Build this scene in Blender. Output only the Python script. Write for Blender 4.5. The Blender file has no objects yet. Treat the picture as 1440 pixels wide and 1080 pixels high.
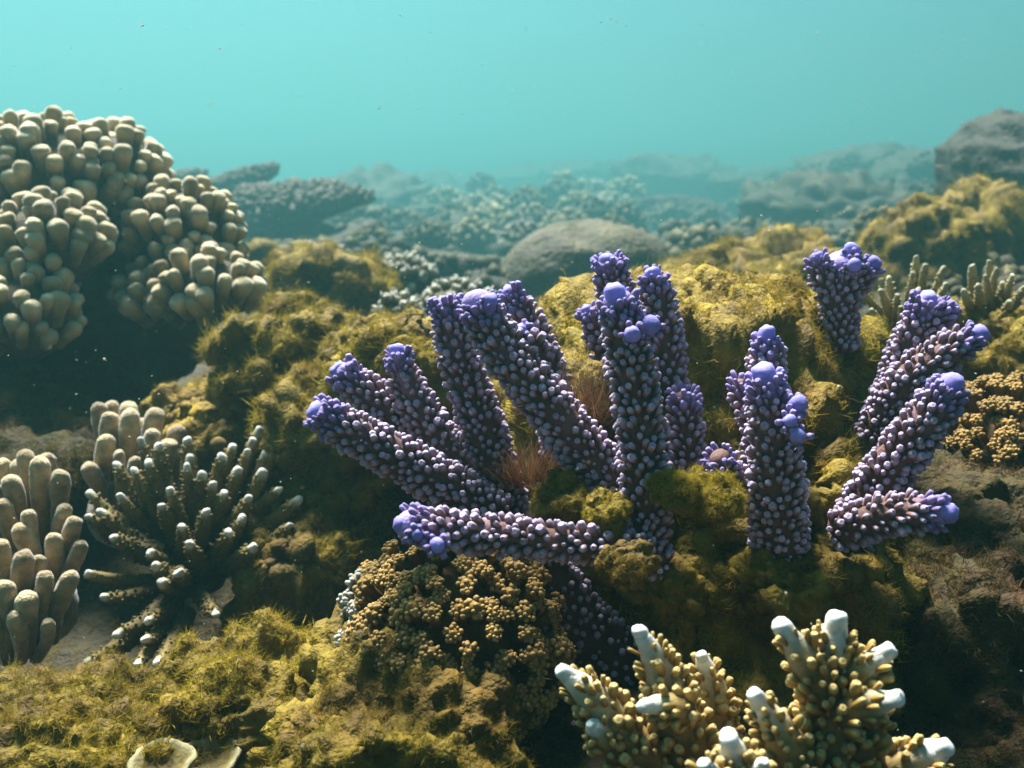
import bpy, bmesh, math, random
import numpy as np
from mathutils import Vector, Matrix

random.seed(7)
rng = np.random.default_rng(7)
SC = bpy.context.scene
COL = SC.collection
R = math.radians

# ------------------------------------------------------------------ camera
PITCH = R(12.0)
CAMZ = 0.50
FPX = 1413.0                       # focal length in photo pixels (1440 wide)
cam = bpy.data.cameras.new('camera')
cam.sensor_width = 36.0
cam.lens = 36.0 * FPX / 1440.0
cam.clip_start = 0.02
cam.clip_end = 400.0
cam.dof.use_dof = True
cam.dof.focus_distance = 0.585
cam.dof.aperture_fstop = 11.0
camo = bpy.data.objects.new('camera', cam)
COL.objects.link(camo)
camo.location = (0, 0, CAMZ)
camo.rotation_euler = (R(90) - PITCH, 0, 0)
SC.camera = camo
FWD = np.array([0, math.cos(PITCH), -math.sin(PITCH)])
UPV = np.array([0, math.sin(PITCH), math.cos(PITCH)])
RGT = np.array([1.0, 0, 0])
CAM = np.array([0, 0, CAMZ])


def P(px, py, d):
    """point of the place seen at photo pixel px,py, d metres ahead of the lens"""
    return CAM + d * (FWD + (px - 720) / FPX * RGT + (540 - py) / FPX * UPV)




def far(d):
    """true distance of what was first judged to lie d metres away: the reef stretches out beyond the near corals"""
    if d < 1.05:
        return d
    if d < 2.1:
        return d * (1 + .3 * (d - 1.05) / 1.05)
    return 2.73 + (d - 2.1) * 3.5


# ------------------------------------------------------------------ light
SUN_EL, SUN_AZ = R(60), R(-26)      # azimuth from +Y towards +X
SUN_STR, SKY_STR = 5.0, 0.070
world = bpy.data.worlds.new('World')
SC.world = world
world.use_nodes = True
wn = world.node_tree
wn.nodes.clear()
wo = wn.nodes.new('ShaderNodeOutputWorld')
bg = wn.nodes.new('ShaderNodeBackground')
bg.inputs['Strength'].default_value = SKY_STR
sky = wn.nodes.new('ShaderNodeTexSky')
sky.sky_type = 'NISHITA'
sky.sun_disc = False
sky.sun_elevation = SUN_EL
sky.sun_rotation = SUN_AZ
sky.dust_density = 4.0            # milky forward glow, as in turbid shallow water
wm = wn.nodes.new('ShaderNodeMix')
wm.data_type = 'RGBA'
wm.blend_type = 'MULTIPLY'
wm.inputs['Factor'].default_value = 1.0
wm.inputs[7].default_value = (0.138, 0.285, 0.312, 1)      # daylight filtered by the water
wn.links.new(sky.outputs[0], wm.inputs[6])
wn.links.new(wm.outputs[2], bg.inputs[0])
wn.links.new(bg.outputs[0], wo.inputs[0])
sl = bpy.data.lights.new('sun', 'SUN')
sl.energy = SUN_STR
sl.angle = R(18)
sl.color = (1.0, 0.97, 0.90)
so = bpy.data.objects.new('sun', sl)
COL.objects.link(so)
so.location = (1, 3, 6)
sdir = Vector((math.sin(SUN_AZ) * math.cos(SUN_EL), math.cos(SUN_AZ) * math.cos(SUN_EL), math.sin(SUN_EL)))
so.rotation_euler = sdir.to_track_quat('Z', 'Y').to_euler()

SC.view_settings.view_transform = 'Standard'
SC.view_settings.look = 'None'
SC.view_settings.exposure = 2.22
SC.view_settings.gamma = 1.0
SC.view_settings.use_curve_mapping = False
SC.render.engine = 'CYCLES'
cy = SC.cycles
cy.use_denoising = True
cy.max_bounces = 5
cy.diffuse_bounces = 1
cy.glossy_bounces = 1
cy.transmission_bounces = 3
cy.volume_bounces = 0
cy.transparent_max_bounces = 4
cy.use_adaptive_sampling = True
cy.adaptive_threshold = 0.015

HAZE_DENSITY = 0.078
HAZE_COLOR = (0.116, 0.36, 0.368)
HAZE_ANISO = 0.55


# ------------------------------------------------------------------ noise
def _hash(ix, iy, iz):
    h = (ix.astype(np.int64) * 374761393 + iy.astype(np.int64) * 668265263 + iz.astype(np.int64) * 2147483647) & 0x7fffffff
    h = ((h ^ (h >> 13)) * 1274126177) & 0x7fffffff
    h = ((h ^ (h >> 16)) * 374761393) & 0x7fffffff
    return ((h ^ (h >> 15)) & 0xffff) / 65535.0


def vnoise(p):
    p = np.asarray(p, float)
    i = np.floor(p)
    f = p - i
    f = f * f * f * (f * (f * 6 - 15) + 10)
    i = i.astype(np.int64)
    out = 0
    for dx in (0, 1):
        wx = f[:, 0] if dx else 1 - f[:, 0]
        for dy in (0, 1):
            wy = f[:, 1] if dy else 1 - f[:, 1]
            for dz in (0, 1):
                wz = f[:, 2] if dz else 1 - f[:, 2]
                out = out + wx * wy * wz * _hash(i[:, 0] + dx, i[:, 1] + dy, i[:, 2] + dz)
    return out * 2 - 1


def fbm(p, octv=4, gain=0.5, lac=2.07):
    a, s, t = 1.0, 0, 0
    p = np.asarray(p, float)
    for k in range(octv):
        s = s + a * vnoise(p + 17.3 * k)
        t += a
        a *= gain
        p = p * lac
    return s / t


def billow(p, octv=3):
    a, s, t = 1.0, 0, 0
    p = np.asarray(p, float)
    for k in range(octv):
        s = s + a * (1 - 2 * np.abs(vnoise(p + 31.7 * k)))
        t += a
        a *= 0.5
        p = p * 2.1
    return s / t


# ------------------------------------------------------------------ materials
ALB = 0.42          # all pigments at reduced strength to cut light bounced into shade, the exposure makes up for it


def ramp_mat(name, stops, attr='h', rough=0.75, nscale=60, namt=0.25, bump=0.3, bscale=300, transl=0.0,
             patch=None, rand=0.2, spec=0.2, sss=0.0, sheen=0.0):
    """pigment along attribute attr (0..1), speckled by noise; patch=(colour, scale, amount) mixes a second pigment"""
    m = bpy.data.materials.new(name)
    m.use_nodes = True
    nt = m.node_tree
    N, L = nt.nodes, nt.links
    b = N['Principled BSDF']
    b.inputs['Roughness'].default_value = rough
    b.inputs['Specular IOR Level'].default_value = spec
    at = N.new('ShaderNodeAttribute')
    at.attribute_name = attr
    rp = N.new('ShaderNodeValToRGB')
    els = rp.color_ramp.elements
    while len(els) < len(stops):
        els.new(0.5)
    for e, (pos, c) in zip(els, stops):
        e.position = pos
        e.color = (*(q * ALB for q in c), 1)
    L.new(at.outputs['Fac'], rp.inputs[0])
    col = rp.outputs[0]
    geo = N.new('ShaderNodeNewGeometry')
    if patch:
        pn = N.new('ShaderNodeTexNoise')
        pn.inputs['Scale'].default_value = patch[1]
        pn.inputs['Detail'].default_value = 4
        L.new(geo.outputs['Position'], pn.inputs['Vector'])
        mr = N.new('ShaderNodeMapRange')
        mr.inputs[1].default_value = 0.42
        mr.inputs[2].default_value = 0.62
        mr.inputs[3].default_value = 0
        mr.inputs[4].default_value = patch[2]
        L.new(pn.outputs['Fac'], mr.inputs[0])
        mx = N.new('ShaderNodeMix')
        mx.data_type = 'RGBA'
        L.new(mr.outputs[0], mx.inputs['Factor'])
        L.new(col, mx.inputs[6])
        mx.inputs[7].default_value = (*(q * ALB for q in patch[0]), 1)
        col = mx.outputs[2]
    tn = N.new('ShaderNodeTexNoise')
    tn.inputs['Scale'].default_value = nscale
    tn.inputs['Detail'].default_value = 5
    L.new(geo.outputs['Position'], tn.inputs['Vector'])
    oi = N.new('ShaderNodeObjectInfo')
    v1 = N.new('ShaderNodeMapRange')
    v1.inputs[1].default_value, v1.inputs[2].default_value = 0.25, 0.75
    v1.inputs[3].default_value, v1.inputs[4].default_value = 1 - namt, 1 + namt
    L.new(tn.outputs['Fac'], v1.inputs[0])
    v2 = N.new('ShaderNodeMapRange')
    v2.inputs[3].default_value, v2.inputs[4].default_value = 1 - rand, 1 + rand
    L.new(oi.outputs['Random'], v2.inputs[0])
    mul = N.new('ShaderNodeMath')
    mul.operation = 'MULTIPLY'
    L.new(v1.outputs[0], mul.inputs[0])
    L.new(v2.outputs[0], mul.inputs[1])
    vm = N.new('ShaderNodeVectorMath')
    vm.operation = 'SCALE'
    L.new(col, vm.inputs[0])
    L.new(mul.outputs[0], vm.inputs['Scale'])
    L.new(vm.outputs[0], b.inputs['Base Color'])
    if bump > 0:
        bn = N.new('ShaderNodeTexNoise')
        bn.inputs['Scale'].default_value = bscale
        bn.inputs['Detail'].default_value = 4
        L.new(geo.outputs['Position'], bn.inputs['Vector'])
        bp = N.new('ShaderNodeBump')
        bp.inputs['Strength'].default_value = bump
        bp.inputs['Distance'].default_value = 1.0 / bscale
        L.new(bn.outputs['Fac'], bp.inputs['Height'])
        L.new(bp.outputs[0], b.inputs['Normal'])
    if sheen:
        b.inputs['Sheen Weight'].default_value = sheen
        b.inputs['Sheen Roughness'].default_value = .4
    if sss > 0:
        b.inputs['Subsurface Weight'].default_value = sss
        b.inputs['Subsurface Radius'].default_value = (0.004, 0.003, 0.004)
        b.inputs['Subsurface Scale'].default_value = 1.0
    if transl > 0:
        tr = N.new('ShaderNodeBsdfTranslucent')
        L.new(vm.outputs[0], tr.inputs['Color'])
        ms = N.new('ShaderNodeMixShader')
        ms.inputs[0].default_value = transl
        out = N['Material Output']
        L.new(b.outputs[0], ms.inputs[1])
        L.new(tr.outputs[0], ms.inputs[2])
        L.new(ms.outputs[0], out.inputs['Surface'])
    return m


M = {}
M['stem'] = ramp_mat('purple_coral_flesh', [(0, (.20, .10, .075)), (.6, (.30, .16, .15)), (.9, (.46, .28, .40)), (1, (.70, .54, 1.2))], bump=.5, bscale=700)
M['cor'] = ramp_mat('lilac_corallite', [(0, (.28, .13, .10)), (.45, (.50, .29, .29)), (.75, (.76, .53, .72)), (1, (.95, .78, 1.15))], nscale=300, bump=.3, bscale=1500)
M['cor_tip'] = ramp_mat('violet_corallite', [(0, (.42, .22, .36)), (.6, (.62, .44, .90)), (1, (.74, .62, 1.35))], nscale=200, namt=.1, bump=.2, bscale=1500, transl=.2)
M['violet'] = ramp_mat('violet_tip', [(0, (.55, .36, .90)), (.5, (.66, .56, 1.6)), (1, (.78, .70, 1.8))], nscale=300, namt=.12, bump=.4, bscale=1400, transl=.25)
M['wstem'] = ramp_mat('cream_branch', [(0, (.16, .10, .03)), (.45, (.60, .42, .15)), (.8, (.95, .84, .55)), (.92, (1.1, 1.08, .95)), (1, (1.3, 1.3, 1.22))], nscale=200, bump=.4, bscale=900)
M['wtip'] = ramp_mat('white_tip', [(0, (.80, .66, .38)), (.35, (1.2, 1.15, 1.0)), (1, (1.5, 1.52, 1.5))], nscale=300, namt=.10, rand=.05, bump=.15, bscale=900)
M['tan_cor'] = ramp_mat('tan_corallite', [(0, (.46, .22, .04)), (.6, (.80, .50, .12)), (1, (1.05, .78, .32))], nscale=300, bump=.3, bscale=1500)
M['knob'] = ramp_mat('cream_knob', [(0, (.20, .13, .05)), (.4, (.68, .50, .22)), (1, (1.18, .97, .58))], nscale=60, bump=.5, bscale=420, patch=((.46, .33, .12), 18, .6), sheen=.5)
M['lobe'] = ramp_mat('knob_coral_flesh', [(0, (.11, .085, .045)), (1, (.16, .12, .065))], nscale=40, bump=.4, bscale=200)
M['finger'] = ramp_mat('tan_finger', [(0, (.22, .12, .045)), (.5, (.56, .37, .17)), (1, (.88, .69, .40))], nscale=120, namt=.4, bump=.8, bscale=420, patch=((.42, .27, .12), 24, .6), sheen=.5)
M['stag'] = ramp_mat('olive_staghorn', [(0, (.06, .045, .015)), (.7, (.20, .14, .03)), (.90, (.34, .25, .08)), (.97, (.70, .64, .42)), (1, (1.15, 1.12, .98))], nscale=150, bump=.6, bscale=700)
M['clus'] = ramp_mat('brown_cluster', [(0, (.20, .09, .015)), (.5, (.52, .29, .06)), (1, (.76, .50, .18))], nscale=150, bump=.4, bscale=900)
M['clus_pale'] = ramp_mat('pale_cluster', [(0, (.25, .16, .07)), (.5, (.62, .56, .42)), (1, (.80, .78, .70))], nscale=150, bump=.4, bscale=900)
M['bush'] = ramp_mat('pale_tipped_bush', [(0, (.06, .05, .02)), (.5, (.22, .17, .06)), (.8, (.55, .50, .33)), (1, (.76, .74, .62))], nscale=60, bump=.4, bscale=400)
M['bush_yel'] = ramp_mat('straw_tipped_bush', [(0, (.08, .06, .015)), (.5, (.30, .22, .06)), (.8, (.60, .50, .24)), (1, (.78, .72, .48))], nscale=60, bump=.4, bscale=400)
M['bush_lav'] = ramp_mat('lavender_bush', [(0, (.08, .07, .08)), (.6, (.34, .31, .38)), (1, (.60, .58, .68))], nscale=60, bump=.4, bscale=400)
M['far'] = ramp_mat('far_reef_coral', [(0, (.025, .022, .008)), (.6, (.09, .075, .025)), (1, (.30, .25, .11))], nscale=8, namt=.5, bump=.4, bscale=120, rand=.35)
M['slope'] = ramp_mat('dim_slope_reef', [(0, (.010, .012, .006)), (.6, (.045, .043, .016)), (1, (.11, .10, .04))], nscale=5, namt=.5, bump=.6, bscale=60)
M['table'] = ramp_mat('table_coral', [(0, (.04, .032, .022)), (.5, (.10, .08, .055)), (1, (.22, .17, .13))], nscale=30, namt=.35, bump=.7, bscale=120)
M['boulder'] = ramp_mat('boulder_coral', [(0, (.07, .06, .035)), (1, (.26, .22, .145))], nscale=16, namt=.5, bump=.8, bscale=70, patch=((.12, .11, .04), 9, .7))
M['darkrock'] = ramp_mat('dark_rock', [(0, (.016, .015, .008)), (1, (.06, .05, .024))], nscale=12, namt=.45, bump=.8, bscale=60)
M['rock'] = ramp_mat('algae_rock', [(0, (.14, .085, .008)), (1, (.56, .40, .025))], nscale=70, namt=.5, bump=1.0, bscale=260, patch=((.16, .07, .012), 22, .6))
M['algae'] = ramp_mat('golden_algae', [(0, (.32, .21, .014)), (.5, (.54, .41, .025)), (1, (.82, .66, .06))], nscale=25, namt=.35, bump=0, transl=.5,
                      patch=((.32, .19, .02), 11, .7))
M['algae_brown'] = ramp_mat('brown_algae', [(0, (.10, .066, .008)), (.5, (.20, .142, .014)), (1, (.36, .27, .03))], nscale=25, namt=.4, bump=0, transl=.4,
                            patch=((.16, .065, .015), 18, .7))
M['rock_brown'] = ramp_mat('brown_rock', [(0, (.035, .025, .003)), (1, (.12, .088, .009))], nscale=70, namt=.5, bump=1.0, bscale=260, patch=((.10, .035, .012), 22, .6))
M['algae_rust'] = ramp_mat('rusty_algae', [(0, (.16, .06, .02)), (.5, (.30, .13, .05)), (1, (.46, .25, .13))], nscale=60, namt=.3, bump=0, transl=.35)
M['seabed'] = ramp_mat('seabed', [(0, (.025, .019, .005)), (1, (.075, .053, .012))], nscale=18, namt=.5, bump=.9, bscale=70, patch=((.09, .07, .02), 2.2, .3))
M['speck'] = ramp_mat('drifting_speck', [(0, (1.0, .95, .75)), (1, (1.3, 1.2, .95))], namt=.2, bump=0, transl=.4)
M['cup'] = ramp_mat('pale_cup', [(0, (.16, .11, .02)), (.5, (.24, .18, .05)), (1, (.42, .38, .20))], nscale=120, bump=.4, bscale=500)
M['ball'] = ramp_mat('olive_ball', [(0, (.16, .10, .02)), (1, (.24, .15, .03))], nscale=200, bump=.7, bscale=900)


# ------------------------------------------------------------------ mesh building
class MB:
    """collects triangles/quads with attribute h; build() links them as one mesh object"""

    def __init__(s):
        s.V, s.T, s.Q, s.H, s.n = [], [], [], [], 0

    def add(s, V, tris=None, quads=None, h=None):
        V = np.asarray(V, float)
        s.V.append(V)
        s.H.append(np.full(len(V), .5) if h is None else np.broadcast_to(np.asarray(h, float), (len(V),)))
        if tris is not None and len(tris):
            s.T.append(np.asarray(tris, np.int64) + s.n)
        if quads is not None and len(quads):
            s.Q.append(np.asarray(quads, np.int64) + s.n)
        s.n += len(V)

    def data(s, name, mat, smooth=True):
        V = np.concatenate(s.V).astype(np.float32)
        T = np.concatenate(s.T) if s.T else np.zeros((0, 3), np.int64)
        Q = np.concatenate(s.Q) if s.Q else np.zeros((0, 4), np.int64)
        me = bpy.data.meshes.new(name)
        me.vertices.add(len(V))
        me.vertices.foreach_set('co', V.ravel())
        nl = 3 * len(T) + 4 * len(Q)
        me.loops.add(nl)
        me.polygons.add(len(T) + len(Q))
        me.loops.foreach_set('vertex_index', np.concatenate([T.ravel(), Q.ravel()]).astype(np.int32))
        ls = np.concatenate([np.arange(len(T)) * 3, 3 * len(T) + np.arange(len(Q)) * 4]).astype(np.int32)
        me.polygons.foreach_set('loop_start', ls)
        me.polygons.foreach_set('use_smooth', np.full(len(ls), smooth))
        me.update(calc_edges=True)
        a = me.attributes.new('h', 'FLOAT', 'POINT')
        a.data.foreach_set('value', np.concatenate(s.H).astype(np.float32))
        me.materials.append(mat)
        return me

    def build(s, name, mat, parent=None, smooth=True):
        return obj(name, s.data(name, mat, smooth), parent)


def obj(name, me, parent=None, mat4=None):
    o = bpy.data.objects.new(name, me)
    COL.objects.link(o)
    if parent is not None:
        o.parent = parent
    if mat4 is not None:
        o.matrix_basis = mat4
    return o


def tag(o, label=None, cat=None, group=None, kind=None):
    if label:
        o['label'] = label
    if cat:
        o['category'] = cat
    if group:
        o['group'] = group
    if kind:
        o['kind'] = kind
    return o


def thing(name, label, cat, loc, group=None):
    o = bpy.data.objects.new(name, None)
    o.empty_display_size = 0.05
    COL.objects.link(o)
    o.location = [float(v) for v in loc]
    return tag(o, label, cat, group)


def nrm(v):
    v = np.asarray(v, float)
    return v / (np.linalg.norm(v) + 1e-12)


def frame_of(z, spin=0.0):
    z = nrm(z)
    a = np.array([0, 0, 1.0]) if abs(z[2]) < .9 else np.array([1.0, 0, 0])
    x = nrm(np.cross(a, z))
    y = np.cross(z, x)
    c, s = math.cos(spin), math.sin(spin)
    return np.stack([c * x + s * y, -s * x + c * y, z], 1)


def lathe(profile, seg):
    """profile (r,z) list bottom to top, closed by a pole at the top; V, tris, quads, z"""
    V, Q, T = [], [], []
    for (r, z) in profile[:-1]:
        for k in range(seg):
            a = 2 * math.pi * k / seg
            V.append((r * math.cos(a), r * math.sin(a), z))
    V.append((0, 0, profile[-1][1]))
    n = len(profile) - 1
    for i in range(n - 1):
        for k in range(seg):
            k2 = (k + 1) % seg
            Q.append((i * seg + k, i * seg + k2, (i + 1) * seg + k2, (i + 1) * seg + k))
    for k in range(seg):
        T.append(((n - 1) * seg + k, (n - 1) * seg + (k + 1) % seg, n * seg))
    return np.array(V, float), T, Q


def catmull(pts, n):
    pts = np.asarray(pts, float)
    if len(pts) == 2:
        t = np.linspace(0, 1, n)[:, None]
        return pts[0] * (1 - t) + pts[1] * t
    p = np.vstack([2 * pts[0] - pts[1], pts, 2 * pts[-1] - pts[-2]])
    out = []
    m = len(pts) - 1
    for u in np.linspace(0, m - 1e-9, n):
        i = int(u)
        t = u - i
        a, b, c, d = p[i], p[i + 1], p[i + 2], p[i + 3]
        out.append(.5 * (2 * b + (c - a) * t + (2 * a - 5 * b + 4 * c - d) * t * t + (3 * b - a - 3 * c + d) * t ** 3))
    return np.array(out)


def tube(path, rad, seg=10, cap=0.6, h0=0.0, h1=1.0, wob=0.0, seed=0):
    """tube along path with a rounded end"""
    path, rad = np.asarray(path, float), np.asarray(rad, float)
    n = len(path)
    tan = np.gradient(path, axis=0)
    F = None
    V, Q, T, H = [], [], [], []
    rings = [(path[i], tan[i], rad[i], h0 + (h1 - h0) * i / (n - 1)) for i in range(n)]
    e, t, r = path[-1], nrm(tan[-1]), rad[-1]
    for a in (25, 50, 72):
        rings.append((e + t * r * cap * math.sin(R(a)), t, r * math.cos(R(a)), h1))
    x = None
    for (c, t, r, h) in rings:
        t = nrm(t)
        if x is None:
            x = frame_of(t)[:, 0]
        x = nrm(x - t * np.dot(x, t))
        y = np.cross(t, x)
        for k in range(seg):
            a = 2 * math.pi * k / seg
            V.append(c + r * (math.cos(a) * x + math.sin(a) * y))
            H.append(h)
    m = len(rings)
    V.append(e + nrm(tan[-1]) * rad[-1] * cap)
    H.append(h1)
    V = np.array(V)
    if wob:
        sc = 1.0 / (np.mean(rad) * 1.1)
        for ax in range(3):
            V[:, ax] += wob * np.mean(rad) * vnoise(V * sc + 13.1 * ax + seed)
    for i in range(m - 1):
        for k in range(seg):
            k2 = (k + 1) % seg
            Q.append((i * seg + k, i * seg + k2, (i + 1) * seg + k2, (i + 1) * seg + k))
    for k in range(seg):
        T.append(((m - 1) * seg + k, (m - 1) * seg + (k + 1) % seg, m * seg))
    return V, T, Q, np.array(H)


_ico = {}


def ico(sub):
    if sub not in _ico:
        bm = bmesh.new()
        bmesh.ops.create_icosphere(bm, subdivisions=sub, radius=1.0)
        bm.verts.ensure_lookup_table()
        V = np.array([v.co[:] for v in bm.verts])
        T = np.array([[v.index for v in f.verts] for f in bm.faces])
        bm.free()
        _ico[sub] = (V, T)
    return _ico[sub]


def vnormals(V, T):
    fn = np.cross(V[T[:, 1]] - V[T[:, 0]], V[T[:, 2]] - V[T[:, 0]])
    N = np.zeros_like(V)
    for k in range(3):
        np.add.at(N, T[:, k], fn)
    return N / (np.linalg.norm(N, axis=1, keepdims=True) + 1e-12)


# ------------------------------------------------------------------ algae tufts
def make_tuft(nb, spread, seed, w=.024):
    """a little cushion of curling filaments"""
    r = np.random.default_rng(seed)
    V, T, H = [], [], []
    for k in range(nb):
        th = r.uniform(0, 2 * math.pi)
        el = r.uniform(0.05, 1.0)
        d = nrm([math.cos(th) * spread * (1 - el), math.sin(th) * spread * (1 - el), .25 + el])
        side = nrm(np.cross(d, r.normal(size=3)))
        c1, c2 = r.normal(size=3) * .22, r.normal(size=3) * .5
        L = r.uniform(.3, .85)
        o = np.array([r.uniform(-.6, .6), r.uniform(-.6, .6), -.2])
        ww = w * r.uniform(.6, 1.7)
        p1 = o + d * L * .5 + c1
        p2 = o + d * L * .85 + c1 * .5 + c2
        b = len(V)
        V += [o - side * ww * .7, o + side * ww * .7, p1 - side * ww, p1 + side * ww, p2]
        H += [0, 0, .55, .55, 1]
        T += [(b, b + 1, b + 3), (b, b + 3, b + 2), (b + 2, b + 3, b + 4)]
    return np.array(V), np.array(T), np.array(H)


TUFTS = [make_tuft(19, 1.6, 11 + i) for i in range(6)]


def tufts_on(mb, pts, nor, size, r=rng, up=0.35, lean=.35):
    """spread tufts of filaments over points with normals"""
    n = len(pts)
    size = np.broadcast_to(size, (n,))
    which = r.integers(0, len(TUFTS), n)
    z = nor + np.array([0, 0, up]) + r.normal(size=(n, 3)) * lean
    z /= np.linalg.norm(z, axis=1, keepdims=True)
    a = r.normal(size=(n, 3))
    x = np.cross(a, z)
    x /= np.linalg.norm(x, axis=1, keepdims=True)
    y = np.cross(z, x)
    A = np.stack([x, y, z], 2) * size[:, None, None]
    for w in range(len(TUFTS)):
        I = np.where(which == w)[0]
        if not len(I):
            continue
        TV, TT, TH = TUFTS[w]
        V = np.einsum('nij,kj->nki', A[I], TV) + pts[I][:, None, :]
        k = len(TV)
        T = (TT[None] + (np.arange(len(I)) * k)[:, None, None]).reshape(-1, 3)
        mb.add(V.reshape(-1, 3), T, h=np.tile(TH, len(I)))


def sample_faces(V, T, n, weight=None, r=rng):
    a, b, c = V[T[:, 0]], V[T[:, 1]], V[T[:, 2]]
    fn = np.cross(b - a, c - a)
    ar = np.linalg.norm(fn, axis=1)
    fn = fn / (ar[:, None] + 1e-15)
    w = ar.copy()
    if weight is not None:
        w = w * weight((a + b + c) / 3, fn)
    if w.sum() <= 0:
        return np.zeros((0, 3)), np.zeros((0, 3))
    I = r.choice(len(T), n, p=w / w.sum())
    u, v = r.random(n), r.random(n)
    s = u + v > 1
    u[s], v[s] = 1 - u[s], 1 - v[s]
    p = a[I] + u[:, None] * (b[I] - a[I]) + v[:, None] * (c[I] - a[I])
    return p, fn[I]


def seen_weight(c, n):
    """algae grows where light reaches it; skip what faces away from every view of the place"""
    v = CAM - c
    v /= np.linalg.norm(v, axis=1, keepdims=True)
    f = np.einsum('ij,ij->i', v, n)
    return np.where(f > -.25, 1.0, 0.08) * (n[:, 2] > -.6)


def blob(center, rad, sub=4, expo=2.4, amp=.12, freq=2.2, lump=.0, lfreq=8, bumps=(), seed=0, yaw=0):
    V, T = ico(sub)
    q = np.sum(np.abs(V) ** expo, axis=1) ** (-1 / expo)
    S = V * q[:, None]
    c, s = math.cos(yaw), math.sin(yaw)
    rad = np.asarray(rad, float)
    W = S * rad
    W = np.stack([W[:, 0] * c - W[:, 1] * s, W[:, 0] * s + W[:, 1] * c, W[:, 2]], 1)
    N = vnormals(W, T)
    rm = float(np.mean(rad))
    W = W + N * (amp * rm * fbm(S * freq + seed * 3.7, 4))[:, None]
    if lump:
        b = billow(W * lfreq + seed * 5.1, 3)
        W = W + N * (lump * b)[:, None]
    W = W + np.asarray(center)
    for (bc, sg, am) in bumps:
        dd = np.sum((W - np.asarray(bc)) ** 2, axis=1)
        W = W + N * (am * np.exp(-dd / (2 * sg * sg)))[:, None]
    return W, T


def mossy_rock(name, label, center, rad, ntuft, tsize, group=None, cat='rock', sub=4, lump=.006, lfreq=28, seed=0,
               amp=.16, expo=2.3, bumps=(), alg='algae', up=.35, weight=seen_weight, mat='rock', shear=0.0):
    center = np.asarray(center, float)
    V, T = blob(center, rad, sub, expo, amp, 2.0, lump, lfreq, bumps, seed)
    V[:, 1] -= shear * (V[:, 2] - center[2])
    N = vnormals(V, T)
    V = V + N * (lump * (.45 * billow(V * lfreq * 2.7 + 3.3 * seed, 2) + .25 * fbm(V * lfreq * 7 + seed, 2)))[:, None]
    base = center - np.array([0, 0, rad[2]])
    t = thing(name, label, cat, base, group)
    mb = MB()
    N = vnormals(V, T)
    mb.add(V - base, T, h=.5 + .5 * fbm(V * 20 + seed, 3))
    mb.build('rock_body', M[mat], t)
    if ntuft:
        p, n = sample_faces(V, T, ntuft, weight)
        nn = fbm(p * 16 + 9 + seed, 3)
        keep = nn > -.26
        p, n, nn = p[keep], n[keep], nn[keep]
        a = MB()
        sz = tsize * (0.75 + .7 * np.clip(nn + .3, 0, 1)) * rng.uniform(.6, 1.35, len(p))
        tufts_on(a, p - base, n, sz, up=up)
        o = a.build('algae', M[alg], t, smooth=False)
        tag(o, kind='stuff')
    return t, V, T


# ------------------------------------------------------------------ corallites and branches
def peg_mesh(name, mat, kind=0, seed=0):
    r = random.Random(seed)
    prof = {0: [(.68, -.35), (.86, .25), (1.0, .66), (.78, .95), (.42, 1.0), (0, .84)],
            1: [(.74, -.35), (.86, .2), (1.04, .62), (.84, .93), (.46, .98), (0, .80)],
            2: [(.80, -.35), (.95, .25), (.98, .6), (.74, .9), (.38, 1.03), (0, 1.0)]}[kind]
    V, T, Q = lathe(prof, 7)
    z = np.clip(V[:, 2], 0, 1)
    for i in range(len(V)):
        V[i, 0] *= 1 + r.uniform(-.07, .07)
        V[i, 1] *= 1 + r.uniform(-.07, .07)
    mb = MB()
    mb.add(V, T, Q, h=z)
    return mb.data(name, mat), (V, T, Q, z)


PEG = {k: [peg_mesh('corallite', M[m], i % 3, 5 * i + 1) for i in range(4)]
       for k, m in (('cor', 'cor'), ('cor_tip', 'cor_tip'), ('tan', 'tan_cor'))}
for k in PEG:
    pass


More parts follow.
